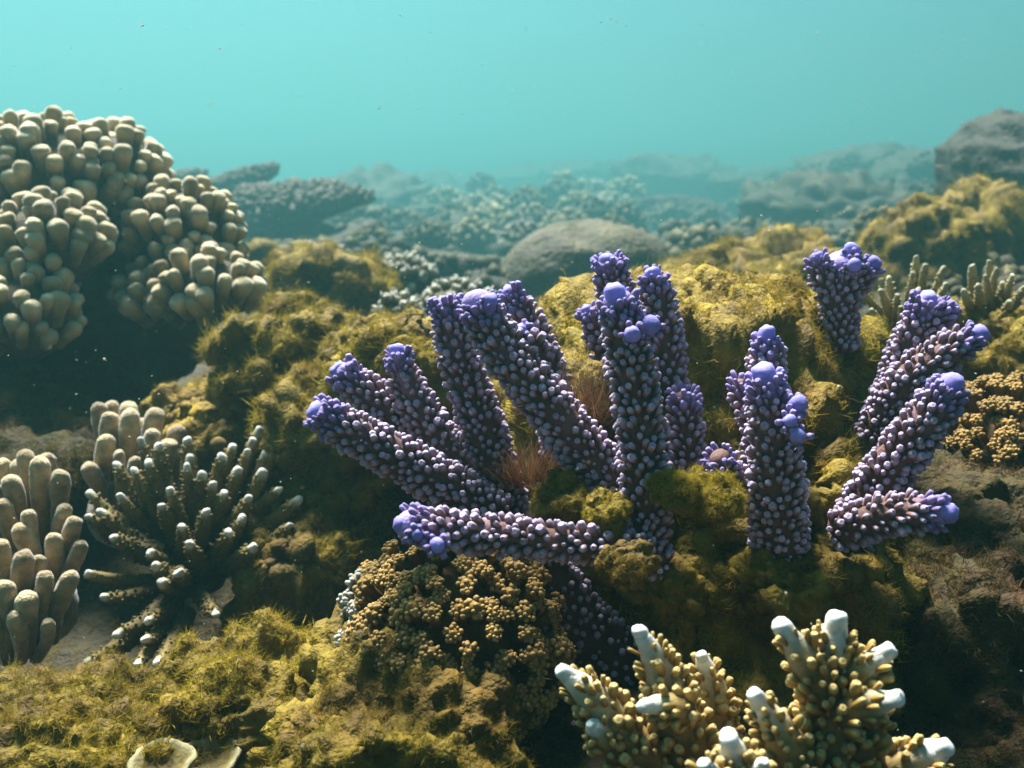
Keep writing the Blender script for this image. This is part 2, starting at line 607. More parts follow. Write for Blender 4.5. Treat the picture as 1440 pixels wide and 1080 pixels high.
class Colony:
    """a coral colony: branches are parts, corallites and tips are sub-parts of the branches"""

    def __init__(s, name, label, cat, base, group=None):
        s.base = np.asarray(base, float)
        s.t = thing(name, label, cat, base, group)
        s.cand = []          # (score, branch object, kind, variant, matrix)

    def branch(s, pts, r0, r1, stem='stem', tip='violet', cor='cor', cortip='cor_tip', space=.0051, cr=.0020,
               clen=.0056, tiplen=.07, tip_r=None, tip_h=None, tipshape='bulb', seed=0, wob=.10, n=None, bare=0.0,
               name='branch', dens=1.0, h1=1.0, tilt0=38):
        """pts: (px,py,d) from base to tip; r0,r1 stem radius in px of the photo at base and tip"""
        W = np.array([P(*q) for q in pts])
        if stem == 'stem':
            r0, r1 = r0 * .66, r1 * .78
        d0, d1 = pts[0][2], pts[-1][2]
        path = catmull(W, n or 18)
        rad = np.linspace(r0 * d0 / FPX, r1 * d1 / FPX, len(path))
        u = np.linspace(0, 1, len(path))
        rad = (r0 * d0 / FPX) * (1 - u ** 1.6) + (r1 * d1 / FPX) * u ** 1.6
        r = np.random.default_rng(seed + 101)
        V, T, Q, H = tube(path - s.base, rad, 12, .7, 0, h1, wob, seed)
        mb = MB()
        mb.add(V, T, Q, H)
        bo = mb.build(name, M[stem], s.t)
        tan = np.gradient(path, axis=0)
        seglen = np.linalg.norm(np.diff(path, axis=0), axis=1)
        S = np.concatenate([[0], np.cumsum(seglen)])
        Ltot = S[-1]
        end = path[-1]
        td = nrm(tan[-1])
        tr = (tip_r * d1 / FPX) if tip_r else rad[-1] * .8
        if tip:
            th = (tip_h * d1 / FPX) if tip_h else tr * .9
            if tipshape == 'bulb':
                prof = [(1.02, -1.9), (1.0, -1.0), (.97, -.2), (.96, .35), (.86, .75), (.5, .97), (0, .93)]
            else:
                prof = [(1.14, -.9), (1.08, -.3), (1.02, .3), (.97, .66), (.82, .9), (.48, 1.0), (0, .99)]
            TV, TT, TQ = lathe(prof, 18)
            TV = TV.copy()
            TV[:, :2] *= tr * (.76 if tipshape == 'bulb' else .88)
            TV[:, 2] *= th
            TV = TV @ frame_of(td, r.uniform(0, 6)).T
            for ax in range(3):
                TV[:, ax] += .14 * tr * vnoise(TV / tr * .9 + 7.7 * ax + seed) + .07 * tr * vnoise(TV / tr * 3.1 + 4.4 * ax + seed)
            tb = MB()
            zz = np.clip(np.repeat([p_[1] for p_ in prof[:-1]], 18) * .5 + .5, 0, 1)
            tb.add(TV + end - s.base, TT, TQ, np.append(zz, 1.0))
            tb.build('tip', M[tip], bo)
        if not cor:
            return bo
        # rows of corallites
        pos = 0.0
        row = 0
        top = Ltot * (1 - bare) + (0 if tip else rad[-1] * .2)
        while pos < top:
            i = np.searchsorted(S, pos) - 1
            i = min(max(i, 0), len(path) - 2)
            f = (pos - S[i]) / max(seglen[i], 1e-9)
            c = path[i] * (1 - f) + path[i + 1] * f
            rr = rad[i] * (1 - f) + rad[i + 1] * f
            t = nrm(tan[i] * (1 - f) + tan[i + 1] * f)
            near = 1 - (Ltot - pos) / (tiplen * Ltot + .012)     # >0 in the tip zone
            near = min(max(near, 0), 1)
            sp = space * (1 - .28 * near)
            cnt = max(5, int(round(2 * math.pi * rr / sp * dens)))
            Fm = frame_of(t)
            for k in range(cnt):
                if r.random() < (.04 if stem == 'stem' else .04 + .35 * near):
                    continue
                a = 2 * math.pi * (k + .5 * (row % 2) + r.uniform(-.28, .28)) / cnt
                rd = Fm[:, 0] * math.cos(a) + Fm[:, 1] * math.sin(a)
                tilt = R(tilt0 + 24 * near + r.uniform(-12, 14))
                dr = nrm(rd * math.cos(tilt) + t * math.sin(tilt))
                sz = r.choice([.55, .75, .9, 1.0, 1.15, 1.35], p=[.14, .16, .24, .24, .15, .07]) * (1 - (.12 if stem == 'stem' else .4) * near)
                q = c + rd * rr * .92 + t * r.uniform(-.3, .3) * sp
                ll = clen * (.75 + .35 * sz) * r.uniform(.8, 1.15) * (1 + .12 * near)
                cc = cr * sz
                Rm = frame_of(dr, r.uniform(0, 6.28))
                mat = np.eye(4)
                mat[:3, :3] = Rm * np.array([cc, cc, ll])
                mat[:3, 3] = q - s.base
                kd = cortip if (near > .45 + r.uniform(-.2, .2)) else cor
                toc = nrm(CAM - q)
                f_ = float(np.dot(toc, rd))
                score = sz * (f_ + .35) / np.linalg.norm(CAM - q) if f_ > -.3 else -1
                s.cand.append((score, bo, kd, int(r.integers(0, 4)), mat))
            pos += sp * .86
            row += 1
        # crown of small corallites around the axial tip
        if tip and tipshape == 'bulb':
            for k in range(int(12 * dens)):
                a = 2 * math.pi * (k + r.uniform(-.3, .3)) / 9 * 2
                Fm = frame_of(td)
                rd = Fm[:, 0] * math.cos(a) + Fm[:, 1] * math.sin(a)
                dr = nrm(rd * .62 + td * .8)
                q = end + rd * tr * .72 - td * tr * r.uniform(.3, 1.5)
                sz = r.uniform(.55, .9)
                mat = np.eye(4)
                mat[:3, :3] = frame_of(dr, r.uniform(0, 6)) * np.array([cr * sz, cr * sz, clen * .7])
                mat[:3, 3] = q - s.base
                s.cand.append((.1, bo, cortip, int(r.integers(0, 4)), mat))
        return bo

    def bud(s, bo, px, py, d, rpx, toward=None, kd='cor_tip', mat='violet', name='bud', flat=1.1):
        c = P(px, py, d)
        dr = nrm(CAM - c) if toward is None else nrm(P(*toward) - c)
        prof = [(.8, -1.6), (.95, -.5), (1.02, .2), (.85, .72), (.45, .96), (0, .97)]
        TV, TT, TQ = lathe(prof, 12)
        rr = rpx * d / FPX
        TV = TV * np.array([rr, rr, rr * flat])
        TV = TV @ frame_of(dr).T
        for ax in range(3):
            TV[:, ax] += .15 * rr * vnoise(TV / rr + 7.7 * ax + px)
        tb = MB()
        zz = np.clip(np.repeat([p_[1] for p_ in prof[:-1]], 12) * .45 + .55, 0, 1)
        tb.add(TV + c - s.base, TT, TQ, np.append(zz, 1))
        tb.build(name, M[mat], bo)
        Fm = frame_of(dr)
        for k in range(6):
            a = 2 * math.pi * (k + random.uniform(-.3, .3)) / 6
            rd = Fm[:, 0] * math.cos(a) + Fm[:, 1] * math.sin(a)
            dq = nrm(rd * .8 + dr * .6)
            sz = random.uniform(.5, .85)
            m4 = np.eye(4)
            m4[:3, :3] = frame_of(dq) * np.array([.0024 * sz, .0024 * sz, .006 * sz])
            m4[:3, 3] = c + rd * rr * .8 - dr * rr * .35 - s.base
            s.cand.append((.1, bo, kd, k % 4, m4))

    def finish(s, limit=300, name='corallite'):
        s.cand.sort(key=lambda q: -q[0])
        rest = MB()
        mats = {}
        for i, (sc, bo, kd, var, mat) in enumerate(s.cand):
            me, (V, T, Q, z) = PEG[kd][var]
            if i < limit:
                obj(name, me, bo, Matrix(mat.tolist()))
            else:
                mats.setdefault(kd, MB()).add(V @ mat[:3, :3].T + mat[:3, 3], T, Q, z)
        if mats:
            # one mesh, several materials
            order = list(mats)
            ms = [mats[k].data('corallites', M[{'cor': 'cor', 'cor_tip': 'cor_tip', 'tan': 'tan_cor'}[k]]) for k in order]
            bm = bmesh.new()
            tot = bpy.data.meshes.new('corallites')
            off = []
            for me in ms:
                a = len(bm.faces)
                bm.from_mesh(me)
                off.append((a, len(bm.faces)))
            bm.faces.ensure_lookup_table()
            for mi, (a, b) in enumerate(off):
                for f in bm.faces[a:b]:
                    f.material_index = mi
            bm.to_mesh(tot)
            bm.free()
            for me in ms:
                tot.materials.append(me.materials[0])
                bpy.data.meshes.remove(me)
            o = obj('corallites', tot, s.t)
            tag(o, kind='stuff')
        return s.t


# ================================================================== THE SETTING
# seabed heights: points of the sea floor read off the photograph
GP = [(150, 905, .89), (80, 890, .90), (200, 945, .85), (60, 1010, .62), (300, 1020, .60), (250, 955, .84), (430, 870, .84), (450, 720, .88), (600, 1075, .53), (800, 1090, .50),
      (1300, 1090, .50), (150, 575, 1.34), (300, 545, 1.42), (40, 620, 1.24), (420, 540, 1.08), (560, 540, .98), (460, 440, 1.45), (600, 455, 1.4),
      (400, 380, 2.3), (560, 365, 2.4), (830, 440, 1.95), (700, 365, 2.9), (760, 315, 4.3), (700, 280, 8), (500, 285, 7), (950, 360, 4.0),
      (980, 310, 6), (1050, 350, 3.2), (1050, 440, 1.5), (1200, 350, 2.6), (1200, 290, 6), (1350, 310, 3.0), (1350, 420, 1.5), (1300, 470, 1.1),
      (1430, 450, 1.2), (300, 262, 14), (720, 256, 20), (1200, 240, 14), (1400, 232, 10), (150, 800, 1.06), (20, 960, .88), (250, 800, 1.02), (350, 640, 1.08),
      (200, 420, 1.9), (60, 300, 3.5), (-200, 500, 1.4), (-200, 800, .9), (1650, 500, 1.2), (1650, 800, .8)]
GXYZ = np.array([P(g[0], g[1], far(g[2])) for g in GP])
EXTRA = [(0, -1.0, .12), (1.2, 0, .15), (-1.2, 0, .15), (0, -4, .1), (4, 0, .2), (-4, 0, .2), (0, 40, .47), (25, 30, .6), (-25, 30, .45), (12, 15, .75),
         (-10, 12, .42), (0, .1, .14), (25, 0, .4), (-25, 0, .3), (0, -25, .2), (.45, .3, .16), (-.45, .3, .16)]
GXYZ = np.vstack([GXYZ, np.array(EXTRA, float)])


def ground_z(x, y, fine=True):
    x, y = np.asarray(x, float), np.asarray(y, float)
    sh = x.shape
    x, y = x.ravel(), y.ravel()
    dist = np.sqrt(x * x + y * y) + .3
    d2 = ((x[:, None] - GXYZ[None, :, 0]) ** 2 + (y[:, None] - GXYZ[None, :, 1]) ** 2) / (dist[:, None] ** 2)
    w = 1.0 / (d2 + .0006) ** 1.6
    z = (w * GXYZ[None, :, 2]).sum(1) / w.sum(1)
    if fine:
        p = np.stack([x, y, x * 0], 1)
        z = z + .010 * fbm(p * 9, 4) + np.clip(dist / 6, 0, 1) * .05 * fbm(p * 1.3 + 5, 3) + .007 * billow(p * 22, 2) - .012
    return z.reshape(sh)


def seabed():
    n, mY = 300, 340
    u = np.linspace(-1, 1, n)
    b = 6.5
    xs = .30 * np.sinh(b * u)
    v = np.linspace(-.80, 1.0, mY)
    ys = .55 + .30 * np.sinh(b * v) * 1.0
    X, Y = np.meshgrid(xs, ys)
    Z = np.concatenate([ground_z(X[i], Y[i]) for i in range(mY)]).reshape(mY, n)
    idx = np.arange(mY * n).reshape(mY, n)
    Q = np.stack([idx[:-1, :-1], idx[:-1, 1:], idx[1:, 1:], idx[1:, :-1]], -1).reshape(-1, 4)
    mb = MB()
    V = np.stack([X, Y, Z], -1).reshape(-1, 3)
    mb.add(V, None, Q, h=.5 + .5 * fbm(V * 6, 4))
    o = mb.build('seabed', M['seabed'])
    tag(o, 'brown reef floor of rubble and turf running out into the haze', 'seabed', kind='structure')
    return V, Q


SV, SQ = seabed()

# ------------------------------------------------------------------ the large mossy reef rock under the purple coral
MAIN_BUMPS = [(P(1290, 500, .70), .05, -.05), (P(1190, 440, .72), .035, -.02), (P(1085, 520, .62), .035, -.025), (P(660, 890, .58), .07, -.07), (P(800, 640, .60), .065, -.06), (P(740, 860, .55), .07, -.06), (P(1180, 690, .60), .07, -.05), (P(1010, 600, .62), .05, -.025), (P(780, 900, .55), .06, -.02), (P(1420, 640, .62), .07, -.05),
              (P(1130, 440, .75), .05, .012)]
main_rock, MV, MT = mossy_rock('mossy_rock', 'large dark rock overgrown with golden algae beneath the purple coral fingers', (.145, .832, .20),
                               (.155, .325, .195), 8200, .0064, sub=7, lump=.020, lfreq=20, seed=3, amp=.10, expo=3.2, bumps=MAIN_BUMPS, shear=.20)
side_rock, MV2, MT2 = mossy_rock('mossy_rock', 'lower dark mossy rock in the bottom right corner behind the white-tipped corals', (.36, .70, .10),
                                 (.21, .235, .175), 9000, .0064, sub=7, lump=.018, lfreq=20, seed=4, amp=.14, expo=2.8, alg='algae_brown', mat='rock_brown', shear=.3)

# ================================================================== FOREGROUND CORALS
# ---- central purple colony
c = Colony('finger_coral', 'large purple finger coral fanning out from centre with nubbly violet-tipped branches', 'coral', P(800, 790, .60))
c.branch([(700, 730, .60), (665, 705, .595), (590, 660, .58), (510, 615, .565), (452, 582, .555)], 44, 24, tip_r=20, seed=1)
c.branch([(700, 740, .645), (640, 680, .64), (560, 590, .63), (505, 545, .625), (478, 522, .62)], 38, 20, tip_r=15, seed=2)
c.branch([(700, 740, .635), (655, 670, .63), (605, 600, .62), (572, 540, .615), (560, 497, .61)], 40, 15, tip_r=15, seed=3)
c.branch([(720, 740, .635), (700, 670, .63), (672, 580, .62), (640, 490, .61), (627, 430, .605)], 40, 22, tip_r=17, seed=4)
b5 = c.branch([(890, 730, .595), (850, 665, .59), (770, 570, .58), (705, 485, .575), (670, 425, .57)], 46, 29, tip_r=20, seed=5)
c.branch([(755, 500, .59), (744, 480, .585), (733, 464, .58)], 20, 11, tip_r=11, seed=55)
c.bud(b5, 690, 424, .56, 11, (700, 380, .55))
c.branch([(790, 640, .66), (775, 540, .655), (745, 460, .65), (718, 414, .645)], 32, 17, tip_r=15, seed=6)
b7 = c.branch([(905, 770, .565), (907, 700, .56), (903, 620, .555), (892, 540, .55), (878, 460, .545), (868, 424, .54)], 44, 27, tip_r=21, tip_h=26, seed=7)
c.bud(b7, 914, 458, .535, 15, (935, 430, .50))
c.bud(b7, 889, 470, .522, 12.5)
c.branch([(885, 540, .63), (875, 450, .625), (862, 400, .62), (856, 372, .615)], 34, 22, tip_r=17, seed=8)
c.branch([(940, 560, .64), (933, 470, .635), (924, 415, .63), (918, 388, .625)], 34, 15, tip_r=15, seed=9)
c.branch([(850, 500, .65), (838, 465, .645), (826, 438, .64)], 18, 10, tip_r=10, seed=10)
c.branch([(972, 700, .615), (966, 620, .61), (962, 560, .605)], 26, 20, tip=None, seed=11, h1=.6)
b12 = c.branch([(930, 790, .555), (880, 772, .54), (800, 764, .53), (720, 754, .52), (640, 745, .51), (572, 737, .50)], 26, 27, tip_r=18, tip_h=20, seed=12)
c.bud(b12, 615, 767, .487, 11)
c.bud(b12, 588, 752, .490, 9, (560, 780, .45))
c.branch([(900, 960, .65), (830, 900, .64), (780, 840, .63), (735, 770, .62)], 66, 56, tip=None, seed=13, space=.0075, name='base', h1=.4)
c.finish(300)

# ---- purple fingers right of the middle
c = Colony('finger_coral', 'pair of purple finger corals rising one before the other from the dark mossy rock', 'coral', P(1090, 770, .575))
b = c.branch([(1102, 850, .63), (1098, 790, .59), (1094, 720, .565), (1090, 640, .555), (1082, 575, .55), (1076, 535, .545)], 50, 25, tip_r=22, tip_h=26, seed=21)
c.bud(b, 1110, 592, .522, 10, (1130, 560, .48))
c.bud(b, 1122, 614, .522, 12)
c.bud(b, 1122, 570, .533, 13, (1150, 550, .52))
c.branch([(1080, 680, .615), (1078, 600, .61), (1078, 530, .605), (1078, 478, .60)], 44, 17, tip_r=18, tip_h=20, seed=22)
c.branch([(1062, 600, .60), (1046, 560, .597), (1040, 540, .595)], 18, 13, tip=None, seed=23, h1=.6)
c.branch([(1040, 690, .575), (1020, 660, .57), (1012, 645, .565)], 26, 20, tip=None, seed=24, h1=.55)
c.finish(230)

# ---- small purple colony on the skyline of the rock
c = Colony('finger_coral', 'stubby three-tipped purple coral knob standing alone on top of the mossy rock', 'coral', P(1180, 480, .74))
b = c.branch([(1178, 490, .735), (1180, 440, .73), (1184, 395, .725), (1186, 370, .72)], 34, 30, tip_r=15, tip_h=18, seed=31)
c.branch([(1196, 410, .725), (1212, 385, .72), (1226, 372, .715)], 22, 13, tip_r=14, seed=32)
c.branch([(1168, 420, .725), (1156, 385, .722), (1150, 366, .72)], 22, 14, tip_r=13, seed=33)
c.bud(b, 1198, 353, .715, 11, (1200, 320, .715))
c.bud(b, 1201, 372, .70, 10)
c.finish(170)

# ---- right hand purple colony
c = Colony('finger_coral', 'purple coral with four thick fingers leaning right at the edge of the mossy rock', 'coral', P(1215, 720, .62))
b = c.branch([(1235, 620, .69), (1262, 545, .68), (1285, 480, .67), (1303, 428, .66)], 42, 24, tip_r=19, tip_h=20, seed=41)
c.branch([(1290, 480, .67), (1318, 448, .66), (1336, 433, .655)], 22, 13, tip_r=13, seed=42)
c.branch([(1240, 600, .66), (1280, 535, .64), (1330, 497, .63), (1368, 474, .625)], 40, 18, tip_r=18, tip_h=22, seed=43)
b = c.branch([(1195, 770, .59), (1225, 700, .58), (1272, 632, .565), (1312, 580, .555), (1332, 548, .55)], 46, 25, tip_r=22, tip_h=26, seed=44)
c.branch([(1180, 745, .56), (1225, 730, .545), (1280, 720, .535), (1322, 722, .525)], 34, 22, tip_r=21, tip_h=24, seed=45)
c.finish(260)

# ---- white tipped corals in front
KW = dict(stem='wstem', tip='wtip', cor='tan', cortip='tan', tipshape='flat', space=.0056, cr=.0021, clen=.0056, bare=.06, tilt0=46, tiplen=.2, dens=.85)
c = Colony('white_tipped_coral', 'tan coral with slanting branches and white blunt tips, left of the stout one', 'coral', P(940, 1120, .45))
c.branch([(935, 1110, .45), (885, 1040, .445), (832, 980, .44), (800, 952, .437)], 36, 13, tip_r=12.5, tip_h=22, seed=61, **KW)
c.branch([(975, 1110, .45), (962, 1030, .445), (930, 950, .44), (905, 898, .435)], 38, 12, tip_r=12.5, tip_h=21, seed=62, **KW)
c.branch([(1000, 1080, .475), (1008, 1020, .47), (998, 960, .465), (989, 928, .46)], 30, 10, tip_r=9, tip_h=14, seed=63, **KW)
c.branch([(965, 1000, .43), (935, 992, .425), (915, 992, .42)], 20, 12, tip_r=12, tip_h=22, seed=64, **{**KW, 'bare': .25})
c.branch([(870, 1060, .44), (845, 1032, .435), (834, 1022, .43)], 20, 12, tip_r=8, tip_h=13, seed=65, **KW)
c.branch([(1045, 1140, .41), (1038, 1085, .405), (1028, 1048, .40)], 34, 16, tip_r=17, tip_h=22, seed=66, **KW)
c.branch([(1010, 1120, .40), (1000, 1090, .395), (992, 1078, .39)], 18, 11, tip_r=11, tip_h=15, seed=67, **KW)
c.branch([(1055, 1110, .40), (1066, 1088, .395), (1072, 1076, .39)], 18, 10, tip_r=9, tip_h=13, seed=68, **KW)
c.finish(230)
c = Colony('white_tipped_coral', 'tan coral with a stout upright trunk and five chalk white tips', 'coral', P(1170, 1120, .45))
c.branch([(1172, 1120, .445), (1168, 1020, .44), (1168, 940, .435), (1175, 880, .43)], 50, 15, tip_r=16, tip_h=21, seed=71, **KW)
c.branch([(1165, 980, .43), (1135, 930, .428), (1105, 888, .425)], 30, 13, tip_r=15, tip_h=20, seed=72, **KW)
c.branch([(1185, 970, .43), (1215, 940, .428), (1240, 922, .425)], 26, 14, tip_r=15, tip_h=22, seed=73, **KW)
c.branch([(1180, 1010, .425), (1220, 990, .42), (1248, 985, .415)], 26, 14, tip_r=15, tip_h=24, seed=74, **KW)
c.branch([(1130, 1090, .43), (1095, 1030, .425), (1066, 985, .42)], 34, 12, tip_r=14, tip_h=20, seed=75, **KW)
c.branch([(1205, 1060, .43), (1228, 1025, .428), (1238, 1008, .426)], 22, 12, tip=None, seed=76, **{k: v for k, v in KW.items() if k != 'tip'}, h1=.5)
c.finish(230)
c = Colony('white_tipped_coral', 'single tan coral finger with white tip at the bottom right', 'coral', P(1240, 1120, .44))
c.branch([(1230, 1120, .44), (1270, 1085, .435), (1300, 1066, .43), (1320, 1056, .425)], 32, 17, tip_r=16, tip_h=21, seed=77, **KW)
c.finish(60)


# ---- brown cluster coral: branchlets with nodular heads
def head_mesh(seed, mat, nn=9, sub=1):
    r = np.random.default_rng(seed)
    mb = MB()
    V, T, Q = lathe([(.42, -2.2), (.5, -.8), (.7, .0), (.5, .5), (0, .6)], 7)
    mb.add(V, T, Q, h=np.clip(V[:, 2] * .25 + .4, 0, .45))
    SV_, ST_ = ico(2)
    for k in range(nn):
        if k == 0:
            o = np.array([0, 0, .55])
        else:
            a = 2.4 * k + r.uniform(-.3, .3)
            q = .35 + .55 * math.sqrt(k / nn)
            o = np.array([q * math.cos(a), q * math.sin(a), .55 - .55 * q * q + r.uniform(-.1, .15)])
        rr = r.uniform(.17, .29)
        mb.add(SV_ * rr + o, ST_, h=np.clip(.55 + SV_[:, 2] * .45, 0, 1))
    return mb.data('branchlet', mat)


def cluster_coral(name, label, center, rad, spread, size, n_max, axis, pale=0.0, seed=0, group=None):
    t = thing(name, label, 'coral', center, group)
    r = np.random.default_rng(seed)
    heads = [head_mesh(seed + i, M['clus'], 14 + 2 * i) for i in range(4)]
    pales = [head_mesh(seed + 9 + i, M['clus_pale'], 13) for i in range(2)]
    V, T = blob((0, 0, 0), [q * .74 for q in rad], 3, 2.0, .08, 2, 0, 8, (), seed)
    mb = MB()
    mb.add(V, T, h=.1)
    mb.build('base', M['clus'], t)
    n = int(4 * math.pi * (np.mean(rad) ** 2) / spread ** 2)
    axis = nrm(axis)
    cnt = 0
    for i in range(n):
        zz = 1 - 2 * (i + .5) / n
        a = i * 2.399963
        d = np.array([math.sqrt(1 - zz * zz) * math.cos(a), math.sqrt(1 - zz * zz) * math.sin(a), zz])
        d = nrm(d + r.normal(size=3) * .05)
        if np.dot(d, axis) < -.15 or cnt >= n_max:
            continue
        q = d * np.asarray(rad)
        toc = nrm(CAM - (np.asarray(center) + q))
        if np.dot(toc, d) < -.12:
            continue
        dr = nrm(d + np.array([0, 0, .25]) + r.normal(size=3) * .12)
        s = size * r.uniform(.72, 1.2)
        m4 = np.eye(4)
        m4[:3, :3] = frame_of(dr, r.uniform(0, 6)) * np.array([s, s, s * r.uniform(.9, 1.3)])
        m4[:3, 3] = q * r.uniform(.93, 1.05)
        me = heads[int(r.integers(0, 4))]
        if pale and d[0] < -.84 + r.uniform(-.1, .08):
            me = pales[int(r.integers(0, 2))]
        obj('branchlet', me, t, Matrix(m4.tolist()))
        cnt += 1
    return t


cluster_coral('cluster_coral', 'rounded brown coral of knobbly clusters under the horizontal purple finger', P(648, 898, .605), (.069, .073, .066), .0104, .0061, 300,
              (-.5, -.75, .35), pale=1, seed=5)
cluster_coral('cluster_coral', 'rounded brown knobbly coral head at the right edge behind the purple fingers', P(1440, 640, .80), (.075, .07, .062), .0118, .0060, 150,
              (-.5, -.7, .5), seed=15)


# ---- smooth finger corals at the left
def finger_coral(name, label, base, fingers, mat='finger'):
    t = thing(name, label, 'coral', base)
    mb = MB()
    for i, (tx, ty, bx, by, d, r) in enumerate(fingers):
        a, b = P(bx, by, d + .02), P(tx, ty, d - .005)
        mid = (a + b) / 2 + np.array([random.uniform(-1, 1), random.uniform(-1, 1), 0]) * .003
        path = catmull([a, mid, b], 9)
        rw = r * d / FPX
        rad = np.array([.72, .74, .8, .86, .92, .98, 1.03, 1.04, .98]) * rw
        V, T, Q, H = tube(path - base, rad, 12, 1.0, 0, 1, .16, i)
        mb = MB()
        mb.add(V, T, Q, H)
        mb.build('finger', M[mat], t)
    # common foot the fingers grow from
    cx = np.mean([f[2] for f in fingers]); cyy = np.mean([f[3] for f in fingers]); dd = np.mean([f[4] for f in fingers]) + .03
    w = (max(f[2] for f in fingers) - min(f[2] for f in fingers)) * .5 * dd / FPX + .012
    V, T = blob(P(cx, cyy + 15, dd) - base, (w, .035, .04), 3, 2.0, .15, 2, 0, 8, (), 2)
    mb = MB()
    mb.add(V, T, h=.15)
    mb.build('foot', M[mat], t)
    return t


F1 = [(140, 578, 160, 690, .985, 12), (157, 575, 165, 690, .995, 12), (154, 590, 166, 690, .97, 13), (181, 576, 180, 690, .99, 13), (182, 588, 186, 700, .965, 14),
      (200, 597, 195, 700, .985, 10), (218, 587, 205, 700, .975, 14), (214, 613, 205, 705, .95, 11), (249, 610, 225, 710, .975, 13), (237, 628, 220, 715, .95, 13),
      (150, 622, 140, 705, .955, 13), (127, 661, 145, 720, .945, 12), (168, 640, 170, 715, .94, 8), (190, 650, 190, 720, .94, 9), (255, 640, 230, 720, .97, 11)]
finger_coral('smooth_finger_coral', 'cluster of smooth tan finger coral standing just behind the dark spiky staghorn', P(185, 740, .98), F1)
F2 = [(37, 645, 45, 750, .865, 13), (56, 655, 64, 760, .84, 14), (66, 649, 70, 750, .86, 13), (16, 680, 40, 760, .84, 14), (84, 672, 80, 765, .84, 13),
      (4, 657, 15, 750, .87, 13), (25, 657, 35, 750, .87, 12), (90, 718, 75, 800, .83, 11), (104, 737, 80, 820, .82, 12), (41, 727, 55, 810, .82, 11),
      (31, 748, 50, 820, .815, 14), (75, 760, 70, 840, .81, 12), (5, 712, 20, 800, .83, 12), (34, 786, 28, 880, .79, 15), (64, 815, 55, 900, .785, 13),
      (98, 815, 75, 900, .79, 13), (38, 845, 40, 920, .775, 16), (6, 830, 15, 920, .775, 15), (67, 878, 50, 930, .775, 10), (0, 770, 10, 860, .80, 13),
      (112, 770, 85, 860, .815, 11), (55, 790, 60, 880, .80, 10), (-10, 690, 10, 790, .84, 14), (22, 870, 30, 930, .77, 12), (-8, 870, 10, 930, .78, 14)]
finger_coral('smooth_finger_coral', 'tall clump of smooth tan finger coral at the left edge beside the staghorn', P(45, 960, .82), F2)


# ---- rough staghorns given by their tips
def staghorn(name, label, base, tips, r=10, mat='stag', seed=0, curve=.15, pegs=True):
    t = thing(name, label, 'coral', P(*base))
    b0 = P(*base)
    rg = np.random.default_rng(seed)
    pv = lathe([(.9, -.3), (.8, .5), (0, 1.0)], 5)
    for i, (tx, ty, td, f) in enumerate(tips):
        tip = P(tx, ty, td)
        root = b0 + (tip - b0) * f + rg.normal(size=3) * .004
        root[2] -= .015 * (1 - f)
        mid = (root + tip) / 2 + np.array([0, 0, -curve * np.linalg.norm(tip - root) * .35])
        path = catmull([root, mid, tip], 12)
        rw = r * td / FPX * rg.uniform(.85, 1.15)
        u = np.linspace(0, 1, 12)
        rad = rw * (1.2 - .72 * u ** 1.4)
        V, T, Q, H = tube(path - b0, rad, 9, .9, 0, 1, .22, i + seed)
        mb = MB()
        mb.add(V, T, Q, H)
        if pegs:
            tan = np.gradient(path, axis=0)
            for k in range(1, 11):
                Fm = frame_of(tan[k])
                for j in range(7):
                    a = 2 * math.pi * (j + .5 * (k % 2) + rg.uniform(-.3, .3)) / 7
                    rd = Fm[:, 0] * math.cos(a) + Fm[:, 1] * math.sin(a)
                    dr = nrm(rd + nrm(tan[k]) * .8)
                    s = rw * rg.uniform(.15, .26)
                    A = frame_of(dr) * np.array([s, s, s * 1.7])
                    ph = path[k] + rd * rad[k] * .9 + nrm(tan[k]) * rg.uniform(-.3, .3) * np.linalg.norm(tan[k]) - b0
                    mb.add(pv[0] @ A.T + ph, pv[1], pv[2], h=np.clip(k / 11 - .02, 0, 1))
        mb.build('branch', M[mat], t)
    V, T = blob((0, 0, 0), (.03, .03, .025), 3, 2, .2, 2, 0, 8, (), seed)
    mb = MB()
    mb.add(V, T, h=.05)
    mb.build('foot', M[mat], t)
    return t


ST = [(198, 620), (222, 627), (163, 652), (208, 650), (263, 618), (187, 662), (267, 643), (263, 656), (283, 668), (298, 682), (313, 643), (365, 605), (358, 618),
      (326, 628), (347, 636), (386, 633), (373, 638), (370, 665), (333, 662), (392, 688), (420, 703), (408, 738), (350, 702), (316, 694), (322, 748), (355, 770),
      (127, 694), (168, 698), (228, 713), (143, 720), (124, 726), (160, 756), (210, 778), (219, 797), (252, 806), (228, 820), (267, 764), (122, 808), (146, 841),
      (208, 872), (164, 893), (205, 900), (194, 936), (122, 932), (222, 934), (303, 864), (240, 690), (290, 720), (340, 730), (255, 740)]
stl = []
for (a, b) in ST:
    k = (b - 610) / 330
    stl.append((a, b, .90 - .13 * k - .02 * (1 - abs(a - 270) / 150), random.uniform(.30, .62)))
staghorn('staghorn_coral', 'dark olive staghorn coral with many short white-tipped spikes at left', (275, 800, .88), stl, r=13, seed=4)
r1 = [(1250, 392, .93), (1240, 410, .92), (1288, 362, .95), (1301, 374, .94), (1284, 384, .93), (1327, 378, .95), (1331, 400, .94), (1226, 438, .90), (1262, 415, .91),
      (1290, 408, .92), (1268, 432, .90), (1310, 415, .92), (1240, 395, .96), (1215, 412, .95), (1300, 395, .96), (1320, 420, .93)]
staghorn('staghorn_coral', 'straw-coloured staghorn coral with stubby pale tips behind the mossy rock, left of two', (1280, 475, .98), [(a, b, d, .3) for a, b, d in r1], r=8.5, mat='bush_yel', seed=8)
